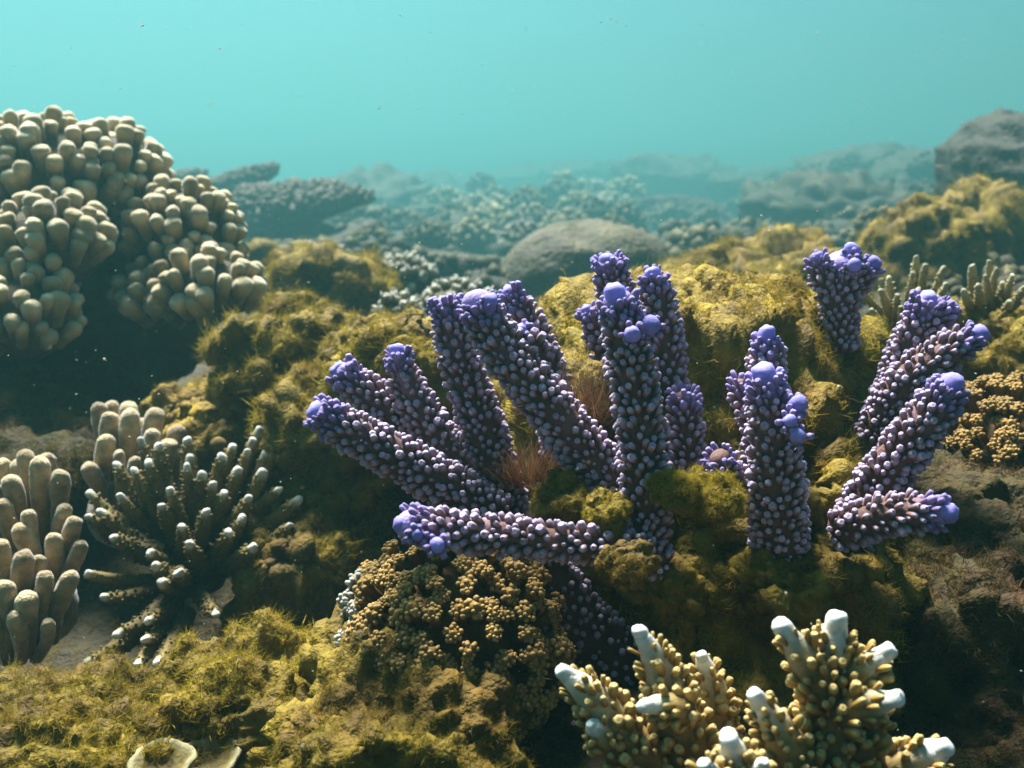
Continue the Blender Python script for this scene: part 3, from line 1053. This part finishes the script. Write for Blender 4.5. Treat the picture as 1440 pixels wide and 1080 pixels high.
r2 = [(1367, 374, .97), (1392, 368, .97), (1401, 380, .96), (1386, 390, .95), (1424, 388, .96), (1355, 410, .95), (1410, 400, .97), (1376, 402, .94), (1440, 405, .97),
      (1340, 430, .94), (1420, 425, .93)]
staghorn('staghorn_coral', 'straw-coloured staghorn coral with stubby pale tips by the right edge', (1390, 465, 1.0), [(a, b, d, .3) for a, b, d in r2], r=8.5, mat='bush_yel', seed=9)

# small round ball beside the staghorn
V, T = blob((0, 0, 0), (.0075, .0075, .0075), 3, 2, .08, 3, .0006, 700)
mb = MB(); mb.add(V, T, h=.6)
o = mb.build('ball_alga', M['ball']); o.location = P(307, 626, .93).tolist()
tag(o, 'small round olive brown ball among the white staghorn tips', 'alga')

# ---- the big knobby coral at upper left
def knob_meshes():
    out = []
    for i in range(4):
        prof = [(.78, -.5), (.80, .0), (.90, .4), (1.0, .68), (.93, .86), (.68, .98), (.33, 1.04), (0, 1.05)]
        V, T, Q = lathe(prof, 10)
        for ax in range(3):
            V[:, ax] += .10 * vnoise(V * 1.1 + 7.7 * ax + 3 * i)
        mb = MB()
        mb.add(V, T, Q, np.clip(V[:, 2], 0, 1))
        out.append((mb.data('knob', M['knob']), V, T, Q, np.clip(V[:, 2], 0, 1)))
    return out


KN = knob_meshes()


def knob_coral(name, label, base, lobes, seed=0, limit=300):
    t = thing(name, label, 'coral', base)
    r = np.random.default_rng(seed)
    cand = []
    for (px, py, d, rx, rz, ry, sp) in lobes:
        ctr = P(px, py, d)
        rad = np.array([rx * d / FPX, ry, rz * d / FPX])
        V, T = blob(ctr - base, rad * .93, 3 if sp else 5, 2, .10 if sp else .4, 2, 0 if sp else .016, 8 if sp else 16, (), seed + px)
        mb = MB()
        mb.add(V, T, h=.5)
        lo = mb.build('lobe', M['lobe'], t)
        if not sp:
            continue
        spm = sp * d / FPX
        n = int(4 * math.pi * np.mean([rad[0] * rad[1], rad[1] * rad[2], rad[0] * rad[2]]) / spm ** 2)
        for i in range(n):
            zz = 1 - 2 * (i + .5) / n
            a = i * 2.399963
            dv = nrm(np.array([math.sqrt(1 - zz * zz) * math.cos(a), math.sqrt(1 - zz * zz) * math.sin(a), zz]) + r.normal(size=3) * .10)
            if dv[2] < -.42 or r.random() < .07:
                continue
            q = ctr + dv * rad
            nr = nrm(dv / rad)
            toc = nrm(CAM - q)
            f = float(np.dot(nr, toc))
            if f < -.55:
                continue
            dr = nrm(nr + np.array([0, 0, 1.25]) + r.normal(size=3) * .16)
            rw = sp * .46 * d / FPX * r.uniform(.75, 1.2)
            ln = rw * r.uniform(1.6, 2.8)
            m4 = np.eye(4)
            m4[:3, :3] = frame_of(dr, r.uniform(0, 6)) * np.array([rw, rw, ln])
            m4[:3, 3] = q - base - dr * ln * .3
            cand.append((f, lo, int(r.integers(0, 4)), m4))
    cand.sort(key=lambda c_: -c_[0])
    rest = MB()
    for i, (f, lo, v, m4) in enumerate(cand):
        if i < limit:
            obj('knob', KN[v][0], lo, Matrix(m4.tolist()))
        else:
            rest.add(KN[v][1] @ m4[:3, :3].T + m4[:3, 3], KN[v][2], KN[v][3], KN[v][4])
    if rest.n:
        tag(rest.build('knobs', M['knob'], t), kind='stuff')
    return t


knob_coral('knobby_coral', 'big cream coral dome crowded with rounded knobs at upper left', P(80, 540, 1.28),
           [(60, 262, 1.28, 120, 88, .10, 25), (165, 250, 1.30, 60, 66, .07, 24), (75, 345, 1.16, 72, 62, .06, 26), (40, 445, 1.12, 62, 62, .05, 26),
            (10, 400, 1.25, 80, 130, .07, 30), (120, 425, 1.40, 190, 135, .08, 0), (-140, 330, 1.30, 130, 130, .12, 27), (-200, 480, 1.2, 110, 110, .12, 0)], seed=2, limit=220)  # knobbed lobe beyond the left edge is unseen, added to cast shade on the floor
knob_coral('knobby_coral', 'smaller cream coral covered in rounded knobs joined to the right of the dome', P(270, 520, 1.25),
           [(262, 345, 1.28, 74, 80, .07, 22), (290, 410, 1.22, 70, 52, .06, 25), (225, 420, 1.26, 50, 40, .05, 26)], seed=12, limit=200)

# ================================================================== MIDDLE DISTANCE
def bush(name, label, px, py, d, wpx, hpx, n, rpx, mat, seed=0, group=None, ln=2.6, joined=False, cat='coral', yaw=0):
    """small bushy coral: a low dome with stubby branches; py is where it meets the ground"""
    d = far(d)
    base = P(px, py, d)
    t = thing(name, label, cat, base, group) if not joined else None
    r = np.random.default_rng(seed + 77)
    rx, rz = wpx / 2 * d / FPX, hpx * d / FPX
    V, T = blob((0, 0, rz * .28), (rx * .72, rx * .68, rz * .55), 3, 2, .2, 2, 0, 8, (), seed)
    root = MB()
    root.add(V, T, h=.08)
    if not joined:
        root.build('base', M[mat], t)
    rw = rpx * d / FPX
    proto = []
    for i in range(3):
        mb = MB()
        prof = [(.8, -1.5), (.85, 0), (.95, .6), (.9, .86), (.5, 1.0), (0, 1.0)]
        BV, BT, BQ = lathe(prof, 7)
        parts = [(BV, BT, BQ)]
        for k in range(3):
            a = 2.1 * k + i
            sv = BV * np.array([.62, .62, .55])
            sv = sv @ frame_of([math.cos(a) * .8, math.sin(a) * .8, .75]).T + np.array([math.cos(a) * .4, math.sin(a) * .4, .25 + .15 * k])
            parts.append((sv, BT, BQ))
        for (a_, b_, c_) in parts:
            a_ = a_.copy()
            a_[:, 2] *= ln
            for ax in range(3):
                a_[:, ax] += .14 * vnoise(a_ * 1.3 + 5 * ax + i)
            mb.add(a_, b_, c_, h=np.clip(a_[:, 2] / ln, 0, 1))
        proto.append((mb, mb.data('branch', M[mat]) if not joined else None))
    for i in range(n):
        zz = 1 - 1.05 * (i + .5) / n
        a = i * 2.399963 + yaw
        dv = nrm(np.array([math.sqrt(max(0, 1 - zz * zz)) * math.cos(a), math.sqrt(max(0, 1 - zz * zz)) * math.sin(a), zz]) + r.normal(size=3) * .12)
        q = dv * np.array([rx * .78, rx * .72, rz * .68]) + np.array([0, 0, rz * .2])
        dr = nrm(dv + np.array([0, 0, .5]) + r.normal(size=3) * .2)
        s = rw * r.uniform(.75, 1.25)
        m4 = np.eye(4)
        m4[:3, :3] = frame_of(dr, r.uniform(0, 6)) * s
        m4[:3, 3] = q - dr * s * ln * .5
        k = int(r.integers(0, 3))
        if joined:
            pm = proto[k][0]
            vv = np.concatenate(pm.V) @ m4[:3, :3].T + m4[:3, 3]
            root.add(vv, np.concatenate(pm.T), np.concatenate(pm.Q), np.concatenate(pm.H))
        else:
            obj('branch', proto[k][1], t, Matrix(m4.tolist()))
    if joined:
        o = root.build(name, M[mat])
        o.location = base.tolist()
        return tag(o, label, cat, group)
    return t


bush('bushy_coral', 'bushy coral with white branch tips behind the left purple fingers, highest of three', 570, 415, 1.75, 110, 58, 55, 6, 'bush', 1)
bush('bushy_coral', 'wide pale-tipped bushy coral directly behind the tallest left purple fingers', 645, 455, 1.40, 135, 62, 60, 6.5, 'bush', 2)
bush('bushy_coral', 'small pale bushy coral above the rounded mossy rock left of the purple fingers', 562, 470, 1.36, 76, 60, 32, 7, 'bush', 3)
bush('bushy_coral', 'cream-tipped bushy coral seen between the purple fingers and the upright middle finger', 785, 490, 1.0, 92, 62, 45, 7.5, 'bush_yel', 4)
bush('bushy_coral', 'low cream-tipped coral clump beside the base of the small rear purple finger', 822, 525, .90, 70, 58, 26, 8, 'bush_yel', 5)
bush('bushy_coral', 'pale-topped coral strip along the back of the mossy rock right of the middle finger', 1010, 455, 1.02, 150, 55, 50, 7.5, 'bush_yel', 6)
bush('bushy_coral', 'lavender grey bushy coral in front of the table coral', 456, 385, 2.05, 92, 46, 40, 6, 'bush_lav', 7)
bush('bushy_coral', 'grey branching coral in haze between the yellow algae and boulder', 520, 372, 2.5, 95, 50, 45, 5.5, 'far', 8)
bush('bushy_coral', 'dim grey-green branching coral on the slope above the small purple knob', 1240, 345, 2.3, 100, 50, 45, 6, 'far', 9)
bush('bushy_coral', 'dim round branching coral right of the one above the purple knob', 1308, 338, 2.2, 70, 44, 32, 6, 'far', 10)
bush('bushy_coral', 'beige knobbly coral lump on the yellow-green slope right of the boulder', 1024, 395, 1.9, 62, 40, 40, 5, 'far', 11)

# ---- boulder coral
V, T = blob((0, 0, 0), (122 * 2.7 / FPX, .20, 112 * 2.7 / FPX), 5, 2.5, .12, 1.5, .006, 8, (), 21)
V = V + np.array([0, 0, 0])
N_ = vnormals(V, T)
cut = np.exp(-((V[:, 0] + .04 + .25 * (V[:, 2] - .24)) / .035) ** 2) * (V[:, 1] < .04)
V = V - N_ * (.012 * cut)[:, None]
mb = MB()
mb.add(V, T, h=np.clip(.5 + .5 * fbm(V * 7, 4), 0, 1))
o = mb.build('boulder_coral', M['boulder'])
o.location = P(828, 418, 2.75).tolist()
tag(o, 'smooth rounded grey boulder coral rising behind the middle purple finger', 'coral')


# ---- table corals
def table_coral(name, label, px, py, d, wpx, tilt_y, tilt_x, th=.03, seed=0, stalk=.12, group=None):
    kf = far(d) / d
    d, th, stalk = far(d), th * kf, stalk * kf
    c0 = P(px, py, d)
    t = thing(name, label, 'coral', c0 - np.array([0, 0, stalk]), group)
    r = np.random.default_rng(seed)
    R0 = wpx / 2 * d / FPX
    V, T = ico(5)
    W = V * np.array([R0, R0 * .8, th])
    ang = np.arctan2(V[:, 1], V[:, 0])
    edge = 1 + .14 * np.sin(3 * ang + seed) + .07 * np.sin(7 * ang + 2 * seed) + .04 * np.sin(13 * ang)
    W[:, :2] *= edge[:, None]
    rr = np.sqrt(V[:, 0] ** 2 + V[:, 1] ** 2)
    W[:, 2] = np.where(W[:, 2] < 0, W[:, 2] * (1.4 - rr), W[:, 2] * .55) + .03 * R0 * rr ** 2
    W[:, 2] += (V[:, 2] > -.1) * .14 * th * (.6 + billow(W * 1.1 / th + seed, 2))
    M3 = np.array(Matrix.Rotation(R(tilt_y), 3, 'Y') @ Matrix.Rotation(R(tilt_x), 3, 'X'))
    mb = MB()
    mb.add(W @ M3.T + np.array([0, 0, stalk]), T, h=np.clip(.45 + .5 * billow(W * 1.1 / th + seed, 2), 0, 1))
    pk = lathe([(.9, -.6), (.85, .4), (.6, .9), (0, 1.0)], 6)
    for k in range(260):
        q = math.sqrt(r.random()) * .97
        a = r.uniform(0, 2 * math.pi)
        i = int(np.argmin((V[:, 0] - q * math.cos(a)) ** 2 + (V[:, 1] - q * math.sin(a)) ** 2 + (V[:, 2] < 0) * 9))
        sc = th * r.uniform(.16, .34)
        A = frame_of([math.cos(a) * q * .8 + r.normal() * .2, math.sin(a) * q * .8 + r.normal() * .2, 1]) * np.array([sc, sc, sc * 2.0])
        mb.add((pk[0] @ A.T + W[i]) @ M3.T + np.array([0, 0, stalk]), pk[1], pk[2], h=np.clip(.45 + .5 * pk[0][:, 2], 0, 1))
    mb.build('plate', M['table'], t)
    sv, stt, sq, sh = tube(np.array([[0, 0, -.02], [0, 0, stalk * .5], [0, 0, stalk - .004]]), [R0 * .35, R0 * .2, R0 * .5], 12, .2, 0, .3, .2, seed)
    mb = MB()
    mb.add(sv, stt, sq, sh)
    mb.build('stalk', M['table'], t)
    return t


table_coral('table_coral', 'broad flat table coral in the haze right of the knobby dome', 415, 288, 2.7, 190, -2, 10, .045, 1, .14)
table_coral('table_coral', 'tilted table coral plate rising like a ramp above the broad table coral', 325, 263, 2.95, 130, -16, 9, .035, 2, .18)
table_coral('table_coral', 'small rounded table coral half hidden behind the top of the knobby dome', 262, 255, 3.1, 60, -6, 8, .03, 3, .18)
table_coral('table_coral', 'hazy plate coral with pale edge right of the boulder', 955, 300, 4.6, 130, 4, 10, .05, 4, .22)
table_coral('table_coral', 'pale far table coral on the crest above the boulder', 985, 250, 7.5, 110, -3, 9, .06, 5, .3)
table_coral('table_coral', 'thick leaning pale-rimmed plate below the hazy plate coral', 985, 322, 4.2, 62, -38, -10, .05, 6, .2)

# ---- rocks at the sides and behind
def rock(name, label, px, py, d, wpx, hpx, dep, mat='darkrock', seed=0, amp=.3, lump=.02, lfreq=9, sub=5, expo=2.6, group=None):
    """bare rock; py is its foot"""
    dep, d = dep * far(d) / d, far(d)
    base = P(px, py, d)
    rad = (wpx / 2 * d / FPX, dep, hpx * d / FPX * .56)
    V, T = blob((0, 0, rad[2] * .75), rad, sub, expo, amp, 1.6, lump, lfreq, (), seed)
    mb = MB()
    mb.add(V, T, h=np.clip(.5 + .6 * fbm(V * 7 + seed, 4), 0, 1))
    o = mb.build(name, M[mat])
    o.location = base.tolist()
    return tag(o, label, 'rock', group)


rock('reef_rock', 'tall dark boulder rising into the water at the right edge', 1458, 300, 2.3, 190, 140, .3, seed=4, amp=.2, lump=.05, lfreq=7)
rock('reef_rock', 'dark rock mass under the broad table coral', 400, 395, 2.75, 230, 82, .2, seed=5)
mossy_rock('mossy_rock', 'flat dark mossy patch added as shade under the knobby dome at the left edge', P(40, 572, 1.22), (.16, .14, .03), 1100, .012, seed=92, alg='algae_brown', mat='rock_brown', sub=5, amp=.4)  # dark patch added to stand in for the dome's shade on the floor
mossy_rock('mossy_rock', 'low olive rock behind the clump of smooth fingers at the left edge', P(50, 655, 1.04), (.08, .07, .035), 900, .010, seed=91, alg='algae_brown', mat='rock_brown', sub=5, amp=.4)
for (px, py, d, w, h, s, lb) in [(1120, 285, 6, 220, 42, 1, 'faint farthest left mound where the right slope begins above the hollow'),
                             (1250, 275, 5.2, 260, 54, 2, 'dim mound forming the top of the right slope'),
                             (1330, 290, 4.6, 240, 64, 3, 'dim blue-green mound on the right slope beside the tall dark boulder'),
                             (1180, 310, 3.5, 200, 46, 4, 'low teal mound at the foot of the right slope above the small purple knob'),
                             (1300, 320, 3.6, 240, 44, 5, 'nearest and darkest mound of the right slope below the tall boulder')]:
    rock('reef_mound', lb, px, py, d, w, h, .5, mat='slope', seed=30 + s, lump=.10, lfreq=6, amp=.34, group='mounds on the right slope')
for (px, py, d, w, h, s, lb) in [(600, 275, 8, 160, 26, 1, 'hazy crest mound halfway between table coral and boulder'),
                             (520, 300, 5.0, 170, 44, 2, 'hazy crest mound just right of the broad table coral'),
                             (860, 262, 9, 190, 34, 3, 'hazy crest mound straight above the grey boulder'),
                             (935, 275, 7, 150, 50, 4, 'tallest hazy crest mound under the pale far table coral'),
                             (760, 268, 10, 200, 28, 5, 'low hazy crest mound up and left of the boulder'),
                             (660, 262, 14, 200, 18, 6, 'faintest crest mound nearly lost in the water above the left purple fingers'),
                             (1050, 262, 9, 180, 28, 7, 'faint crest mound right of the pale far table coral')]:
    rock('reef_mound', lb, px, py, d, w, h, .6, mat='slope', seed=50 + s, lump=.10, lfreq=2.6, amp=.3, group='mounds on the far crest')

# knobbly coral heads of the slope behind the boulder
FARB = []
for row, (y0, d0, n0, w0) in enumerate([(352, 2.9, 5, 80), (330, 3.6, 6, 78), (308, 4.4, 7, 72), (290, 5.6, 6, 66)]):
    for k in range(n0):
        px = 612 + (k + .5 * (row % 2)) * 300 / n0 + random.uniform(-12, 12)
        FARB.append((px, y0 + random.uniform(-6, 6), d0 * random.uniform(.93, 1.07), w0 * random.uniform(.8, 1.25), 40 * random.uniform(.75, 1.3)))
for i, (px, py, d, w, h) in enumerate(FARB):
    bush('coral_head', 'hazy knobbly coral head crowded on the slope behind the grey boulder', px, py, d, w, h, 36, 4.6, ['far', 'bush_yel', 'bush', 'bush_yel', 'far'][i % 5], 100 + i,
         'coral heads on the slope behind the boulder', joined=True, ln=2.0)
for i, (px, py, d, w, h) in enumerate([(1060, 300, 5.5, 70, 30), (1110, 330, 3.6, 90, 34), (1150, 345, 3.0, 80, 34), (1075, 340, 3.4, 70, 30), (1010, 350, 3.8, 80, 34), (1170, 318, 4.4, 80, 30)]):
    bush('coral_head', 'dim low coral head in the hollow between boulder and right slope', px, py, d, w, h, 30, 4.6, 'far', 150 + i, 'coral heads in the right hollow', joined=True, ln=1.8)
for i, (px, py, d, w, h) in enumerate([(1100, 268, 5.6, 70, 26), (1150, 258, 5.2, 80, 28), (1205, 250, 4.9, 80, 30), (1260, 245, 4.7, 90, 32), (1315, 246, 4.3, 90, 34),
                                       (1180, 285, 4.2, 80, 28), (1240, 280, 4.0, 90, 30), (1300, 285, 3.4, 90, 32), (1350, 270, 3.6, 80, 34), (1135, 300, 4.0, 70, 26)]):
    bush('coral_head', 'dim hazy coral head on the right slope below the tall dark boulder', px, py, d, w, h, 30, 4.6, 'slope', 190 + i, 'coral heads on the right slope', joined=True, ln=1.8)
for i, (px, py, d, w, h) in enumerate([(560, 325, 4.2, 90, 34), (500, 335, 3.6, 90, 30), (600, 350, 2.8, 80, 40), (545, 300, 5.8, 80, 30)]):
    bush('coral_head', 'greenish coral head fading into haze right of the table coral', px, py, d, w, h, 30, 4.6, 'far', 170 + i, 'coral heads right of the table coral', joined=True, ln=1.8)

# ---- algae covered rocks of the middle ground: (label, px, py centre, d, half width px, half height px, depth m, tufts, tuft size)
MOSS = [
    ('mossy rock crowned with golden algae left of the lowest purple fingers', 410, 520, 1.05, 78, 60, .07, 1500, .012),
    ('round dome of yellow algae right behind the two left purple fingers', 560, 530, .90, 78, 58, .06, 1500, .010),
    ('loose yellow algae bush above the mossy rock and beside the knobby coral', 470, 425, 1.45, 58, 52, .06, 900, .017),
    ('ragged algae covered ledge just left of the lowest purple fingertip', 470, 640, .94, 78, 85, .06, 1700, .011),
    ('dim algae slope below the lowest purple finger and right of the staghorn', 455, 805, .91, 95, 90, .07, 1500, .011),
    ('pale algae patch behind the staghorn tips', 285, 612, 1.06, 55, 42, .05, 600, .011),
    ('algae heap filling the bottom left corner', 120, 1060, .62, 160, 62, .07, 1800, .010),
    ('low algae heap at the bottom below the staghorn', 335, 1020, .62, 125, 75, .06, 1700, .010),
    ('bright algae bank at the bottom under the brown cluster coral', 560, 1050, .56, 165, 110, .07, 2400, .009),
    ('yellow-green mossy hump right of the boulder', 1010, 425, 1.5, 80, 42, .10, 900, .016),
    ('second yellow-green mossy hump below the right slope', 1110, 410, 1.6, 80, 46, .10, 900, .016),
    ('olive mossy mound under the tall dark boulder', 1385, 345, 1.8, 75, 52, .12, 900, .018),
    ('darker rounded mossy mound left of the olive one', 1300, 370, 1.65, 62, 46, .10, 700, .017),
    ('shaggy golden rock at the right edge below the straw staghorn', 1420, 500, .98, 80, 75, .08, 1400, .012),
    ('yellow algae ledge between table coral and lavender coral', 400, 410, 1.9, 60, 36, .08, 500, .018),
]
for i, (lb, px, py, d, hw, hh, dp, nt, ts) in enumerate(MOSS):
    dp, ts, d = dp * far(d) / d, ts * far(d) / d, far(d)
    mossy_rock('mossy_rock', lb, P(px, py, d), (hw * d / FPX, dp, hh * d / FPX), int(nt * (1.05 if d > .7 else 1.4)), ts * (.66 if d > .7 else .5), seed=40 + i, lump=.024 * d, lfreq=15 / d, sub=6 if d < 1.1 else 5, amp=.55)
# lumps of algae at the feet of the purple fingers
LUMPS = [('dark algae fringe round the foot of the front finger of the purple pair', 1096, 812, .575, 80, 44, .035, 420, .007),
         ('dark algae fringe below the foot of the upright middle finger', 925, 815, .575, 66, 40, .03, 380, .007),
         ('smooth olive algae lump between the leaning purple fingers and horizontal finger', 790, 705, .565, 46, 26, .02, 260, .006),
         ('rust-edged algae flap left of the upright finger foot', 850, 722, .545, 28, 20, .015, 160, .006),
         ('stringy algae lump wrapped round the upright finger foot', 955, 694, .54, 34, 18, .016, 420, .008),
         ('algae clump hanging over the root of the horizontal finger', 880, 792, .51, 40, 15, .014, 300, .006),
         ('golden algae clump between the upright finger and the pair right of it', 1000, 700, .545, 34, 26, .02, 340, .007)]
for i, (lb, px, py, d, hw, hh, dp, nt, ts) in enumerate(LUMPS):
    mossy_rock('algae_clump', lb, P(px, py, d), (hw * .72 * d / FPX, dp * .8, hh * .6 * d / FPX), nt * 2, ts * .36, seed=80 + i, lump=.006, lfreq=50, sub=5, amp=.7, cat='alga', group='algae clumps at the purple finger feet')


# ---- rusty hair algae tuft between the purple fingers
def hair(name, label, centre, w, n, length, mat, width=.00022):
    base = np.asarray(centre)
    r = np.random.default_rng(3)
    mb = MB()
    for k in range(n):
        o_ = np.array([r.normal() * w, r.normal() * w * .7, 0])
        d_ = nrm([o_[0] / w * .5 + r.normal() * .35, o_[1] / w * .5 - .2 + r.normal() * .3, 1])
        side = nrm(np.cross(d_, r.normal(size=3)))
        L_ = length * r.uniform(.5, 1.1)
        bend = r.normal(size=3) * L_ * .2
        pts = [o_ - d_ * .006, o_ + d_ * L_ * .4 + bend * .2, o_ + d_ * L_ * .75 + bend * .6, o_ + d_ * L_ + bend]
        V, T = [], []
        for j, q in enumerate(pts):
            ww = width * (1 - .25 * j)
            V += [q - side * ww, q + side * ww]
        for j in range(3):
            T += [(2 * j, 2 * j + 1, 2 * j + 3), (2 * j, 2 * j + 3, 2 * j + 2)]
        mb.add(V, T, h=np.repeat([0, .4, .75, 1], 2))
    o = mb.build(name, M[mat], smooth=False)
    o.location = base.tolist()
    return tag(o, label, 'alga', kind='stuff')


hair('hair_algae', 'rusty pink tuft of fine hair algae between the leaning and upright purple fingers', P(820, 585, .64), .014, 900, .032, 'algae_rust')
hair('hair_algae', 'dark rust hair algae at the foot of the leaning purple fingers', P(745, 670, .60), .013, 500, .022, 'algae_rust')


# loose turf over the seabed near the camera
def turf():
    n = 15000
    ang = rng.uniform(-.85, .85, n)
    dist = .45 * np.exp(rng.uniform(0, 1, n) * math.log(2.4 / .45))
    x, y = dist * np.sin(ang), dist * np.cos(ang)
    nn = fbm(np.stack([x * 7, y * 7, x * 0], 1), 3)
    k = nn > -.45
    x, y, dist, nn = x[k], y[k], dist[k], nn[k]
    z = ground_z(x, y)
    e = .004
    nx = -(ground_z(x + e, y) - z) / e
    ny = -(ground_z(x, y + e) - z) / e
    N = np.stack([nx, ny, np.ones_like(nx)], 1)
    N /= np.linalg.norm(N, axis=1, keepdims=True)
    mb = MB()
    tufts_on(mb, np.stack([x, y, z], 1), N,   .0037 * (dist + .35) * rng.uniform(.6, 1.6, len(x)))
    o = mb.build('algae_turf', M['algae'], smooth=False)
    tag(o, 'golden brown algae turf carpeting the reef floor', 'algae', kind='stuff')


turf()

def rubble():
    n = 1500
    ang = rng.uniform(-.95, .95, n)
    dist = 1.3 * np.exp(rng.uniform(0, 1, n) ** .9 * math.log(16 / 1.3))
    x, y = dist * np.sin(ang), dist * np.cos(ang)
    nn = fbm(np.stack([x * .9, y * .9, x * 0], 1), 3)
    k = nn > -.25
    k &= ~((x > -1.2) & (x < -.1) & (y < 2.0))          # the floor under the knobby corals is bare
    x, y, dist = x[k], y[k], dist[k]
    z = ground_z(x, y)
    mb = MB()
    V0, T0 = ico(2)
    V1, T1 = ico(1)
    forms = []
    for i in range(8):
        fv = [V0 * np.array([1, 1, .8]) * (1 + .35 * fbm(V0 * 1.7 + 9 * i, 2))[:, None]]
        ft = [T0]
        fh = [np.full(len(V0), .05)]
        m = len(V0)
        for k in range(15):
            dv = nrm(np.array([rng.normal(), rng.normal(), abs(rng.normal()) * .8 + .1]))
            sr = rng.uniform(.16, .34)
            fv.append(V1 * np.array([sr, sr, sr * 1.4]) + dv * np.array([1, 1, .85]))
            ft.append(T1 + m)
            fh.append(np.full(len(V1), rng.uniform(.2, .5)) + .4 * V1[:, 2].clip(0))
            m += len(V1)
        forms.append((np.concatenate(fv), np.concatenate(ft), np.concatenate(fh)))
    for i in range(len(x)):
        s = .021 * dist[i] ** .85 * rng.uniform(.4, 1.6)
        A = frame_of([rng.normal() * .3, rng.normal() * .3, 1], rng.uniform(0, 6)) * np.array([s * rng.uniform(.8, 1.6), s * rng.uniform(.8, 1.6), s * rng.uniform(.5, 1.1)])
        FV, FT, FH = forms[i % 8]
        mb.add(FV @ A.T + np.array([x[i], y[i], z[i] + s * .1]), FT, h=np.clip(FH * rng.uniform(.4, 1.25), 0, 1))
    o = mb.build('coral_rubble', M['far'])
    tag(o, 'countless small lumps of coral rubble strewn over the reef floor', 'rubble', kind='stuff')


rubble()

# long stray filaments caught on the mossy rock
mbf = MB()
p, n = sample_faces(MV, MT, 420, seen_weight)
for k in range(len(p)):
    q = p[k] + n[k] * .004
    d_ = nrm(rng.normal(size=3) + np.array([0, 0, .4]))
    d_ = nrm(d_ - n[k] * np.dot(d_, n[k]) * .7)
    pts = [q]
    for j in range(6):
        d_ = nrm(d_ + rng.normal(size=3) * .45)
        pts.append(pts[-1] + d_ * .0035 + n[k] * .0004)
    side = nrm(np.cross(d_, n[k]))
    V, T = [], []
    for j, q in enumerate(pts):
        V += [q - side * .00016, q + side * .00016]
    for j in range(6):
        T += [(2 * j, 2 * j + 1, 2 * j + 3), (2 * j, 2 * j + 3, 2 * j + 2)]
    mbf.add(V, T, h=.9)
o = mbf.build('stray_filaments', M['algae'], smooth=False)
tag(o, 'fine pale filaments straggling over the mossy rock', 'alga', kind='stuff')


# ---- pale cups at the bottom edge
def cup(px, py, d, rpx, tilt, name='cup', parent=None, base=None):
    rr = rpx * d / FPX
    prof_o = [(.35, -.7), (.8, -.35), (1.0, .05), (1.06, .2), (.98, .27), (.84, .15), (.55, -.12), (.25, -.22), (0, -.2)]
    V, T, Q = lathe(prof_o, 44)
    hh = np.append(np.repeat([.2, .5, .9, 1, 1, .8, .35, .15], 44), .1)
    ang = np.arctan2(V[:, 1], V[:, 0])
    V[:, :2] *= (1 + .05 * np.sin(3 * ang + px) + .03 * np.sin(8 * ang))[:, None]
    for ax in range(3):
        V[:, ax] += .07 * vnoise(V * 2.6 + 3 * ax + px) + .03 * vnoise(V * 8 + 5 * ax + px)
    V = V * rr
    V = V @ np.array(Matrix.Rotation(R(tilt), 3, 'X')).T
    mb = MB()
    mb.add(V + P(px, py, d) - base, T, Q, hh)
    return mb.build(name, M['cup'], parent)


cb = P(260, 1100, .56)
t = thing('cup_coral', 'pale greenish pair of round-rimmed cups at the bottom edge among algae', 'coral', cb)
cup(228, 1075, .535, 44, 5, base=cb, parent=t)
cup(294, 1071, .548, 42, 9, base=cb, parent=t)


# ---- specks drifting in the water
def specks():
    mb = MB()
    V0, T0 = ico(1)
    n = 1500
    for k in range(n):
        d = .22 + 2.3 * rng.random() ** 1.4
        px, py = rng.uniform(-250, 1690), rng.uniform(20, 1060) if rng.random() < .8 else rng.uniform(250, 700)
        if k % 9 == 0:
            d, py = rng.uniform(1.5, 6.0), rng.uniform(-250, 240)
        s = rng.choice([.00034, .00045, .0006, .0009], p=[.42, .33, .19, .06]) * (.5 + .75 * d)
        s *= min(1.0, (d / .6) ** 1.3)
        A = frame_of(rng.normal(size=3)) * np.array([s, s * rng.uniform(.5, 1), s * rng.uniform(.6, 2.0)])
        mb.add(V0 @ A.T + P(px, py, d), T0, h=rng.random())
    o = mb.build('drifting_specks', M['speck'])
    tag(o, 'tiny pale specks of plankton and grit drifting in the water', 'plankton', kind='stuff')


specks()

# ------------------------------------------------------------------ the water itself
def haze():
    x, y0, y1, z0, z1 = 80, -24, 100, -1.6, 2.75
    V = [(-x, y0, z0), (x, y0, z0), (x, y1, z0), (-x, y1, z0), (-x, y0, z1), (x, y0, z1), (x, y1, z1), (-x, y1, z1)]
    Q = [(0, 3, 2, 1), (4, 5, 6, 7), (0, 1, 5, 4), (1, 2, 6, 5), (2, 3, 7, 6), (3, 0, 4, 7)]
    m = bpy.data.materials.new('haze')
    m.use_nodes = True
    nt = m.node_tree
    nt.nodes.clear()
    out = nt.nodes.new('ShaderNodeOutputMaterial')
    pv = nt.nodes.new('ShaderNodeVolumePrincipled')
    pv.inputs['Color'].default_value = (*HAZE_COLOR, 1)
    pv.inputs['Density'].default_value = HAZE_DENSITY
    pv.inputs['Anisotropy'].default_value = HAZE_ANISO
    nt.links.new(pv.outputs[0], out.inputs['Volume'])
    me = bpy.data.meshes.new('haze')
    me.from_pydata(V, [], Q)
    me.materials.append(m)
    o = obj('haze', me)
    tag(o, 'turquoise murk of the sea water filling the whole view', 'water', kind='stuff')


haze()
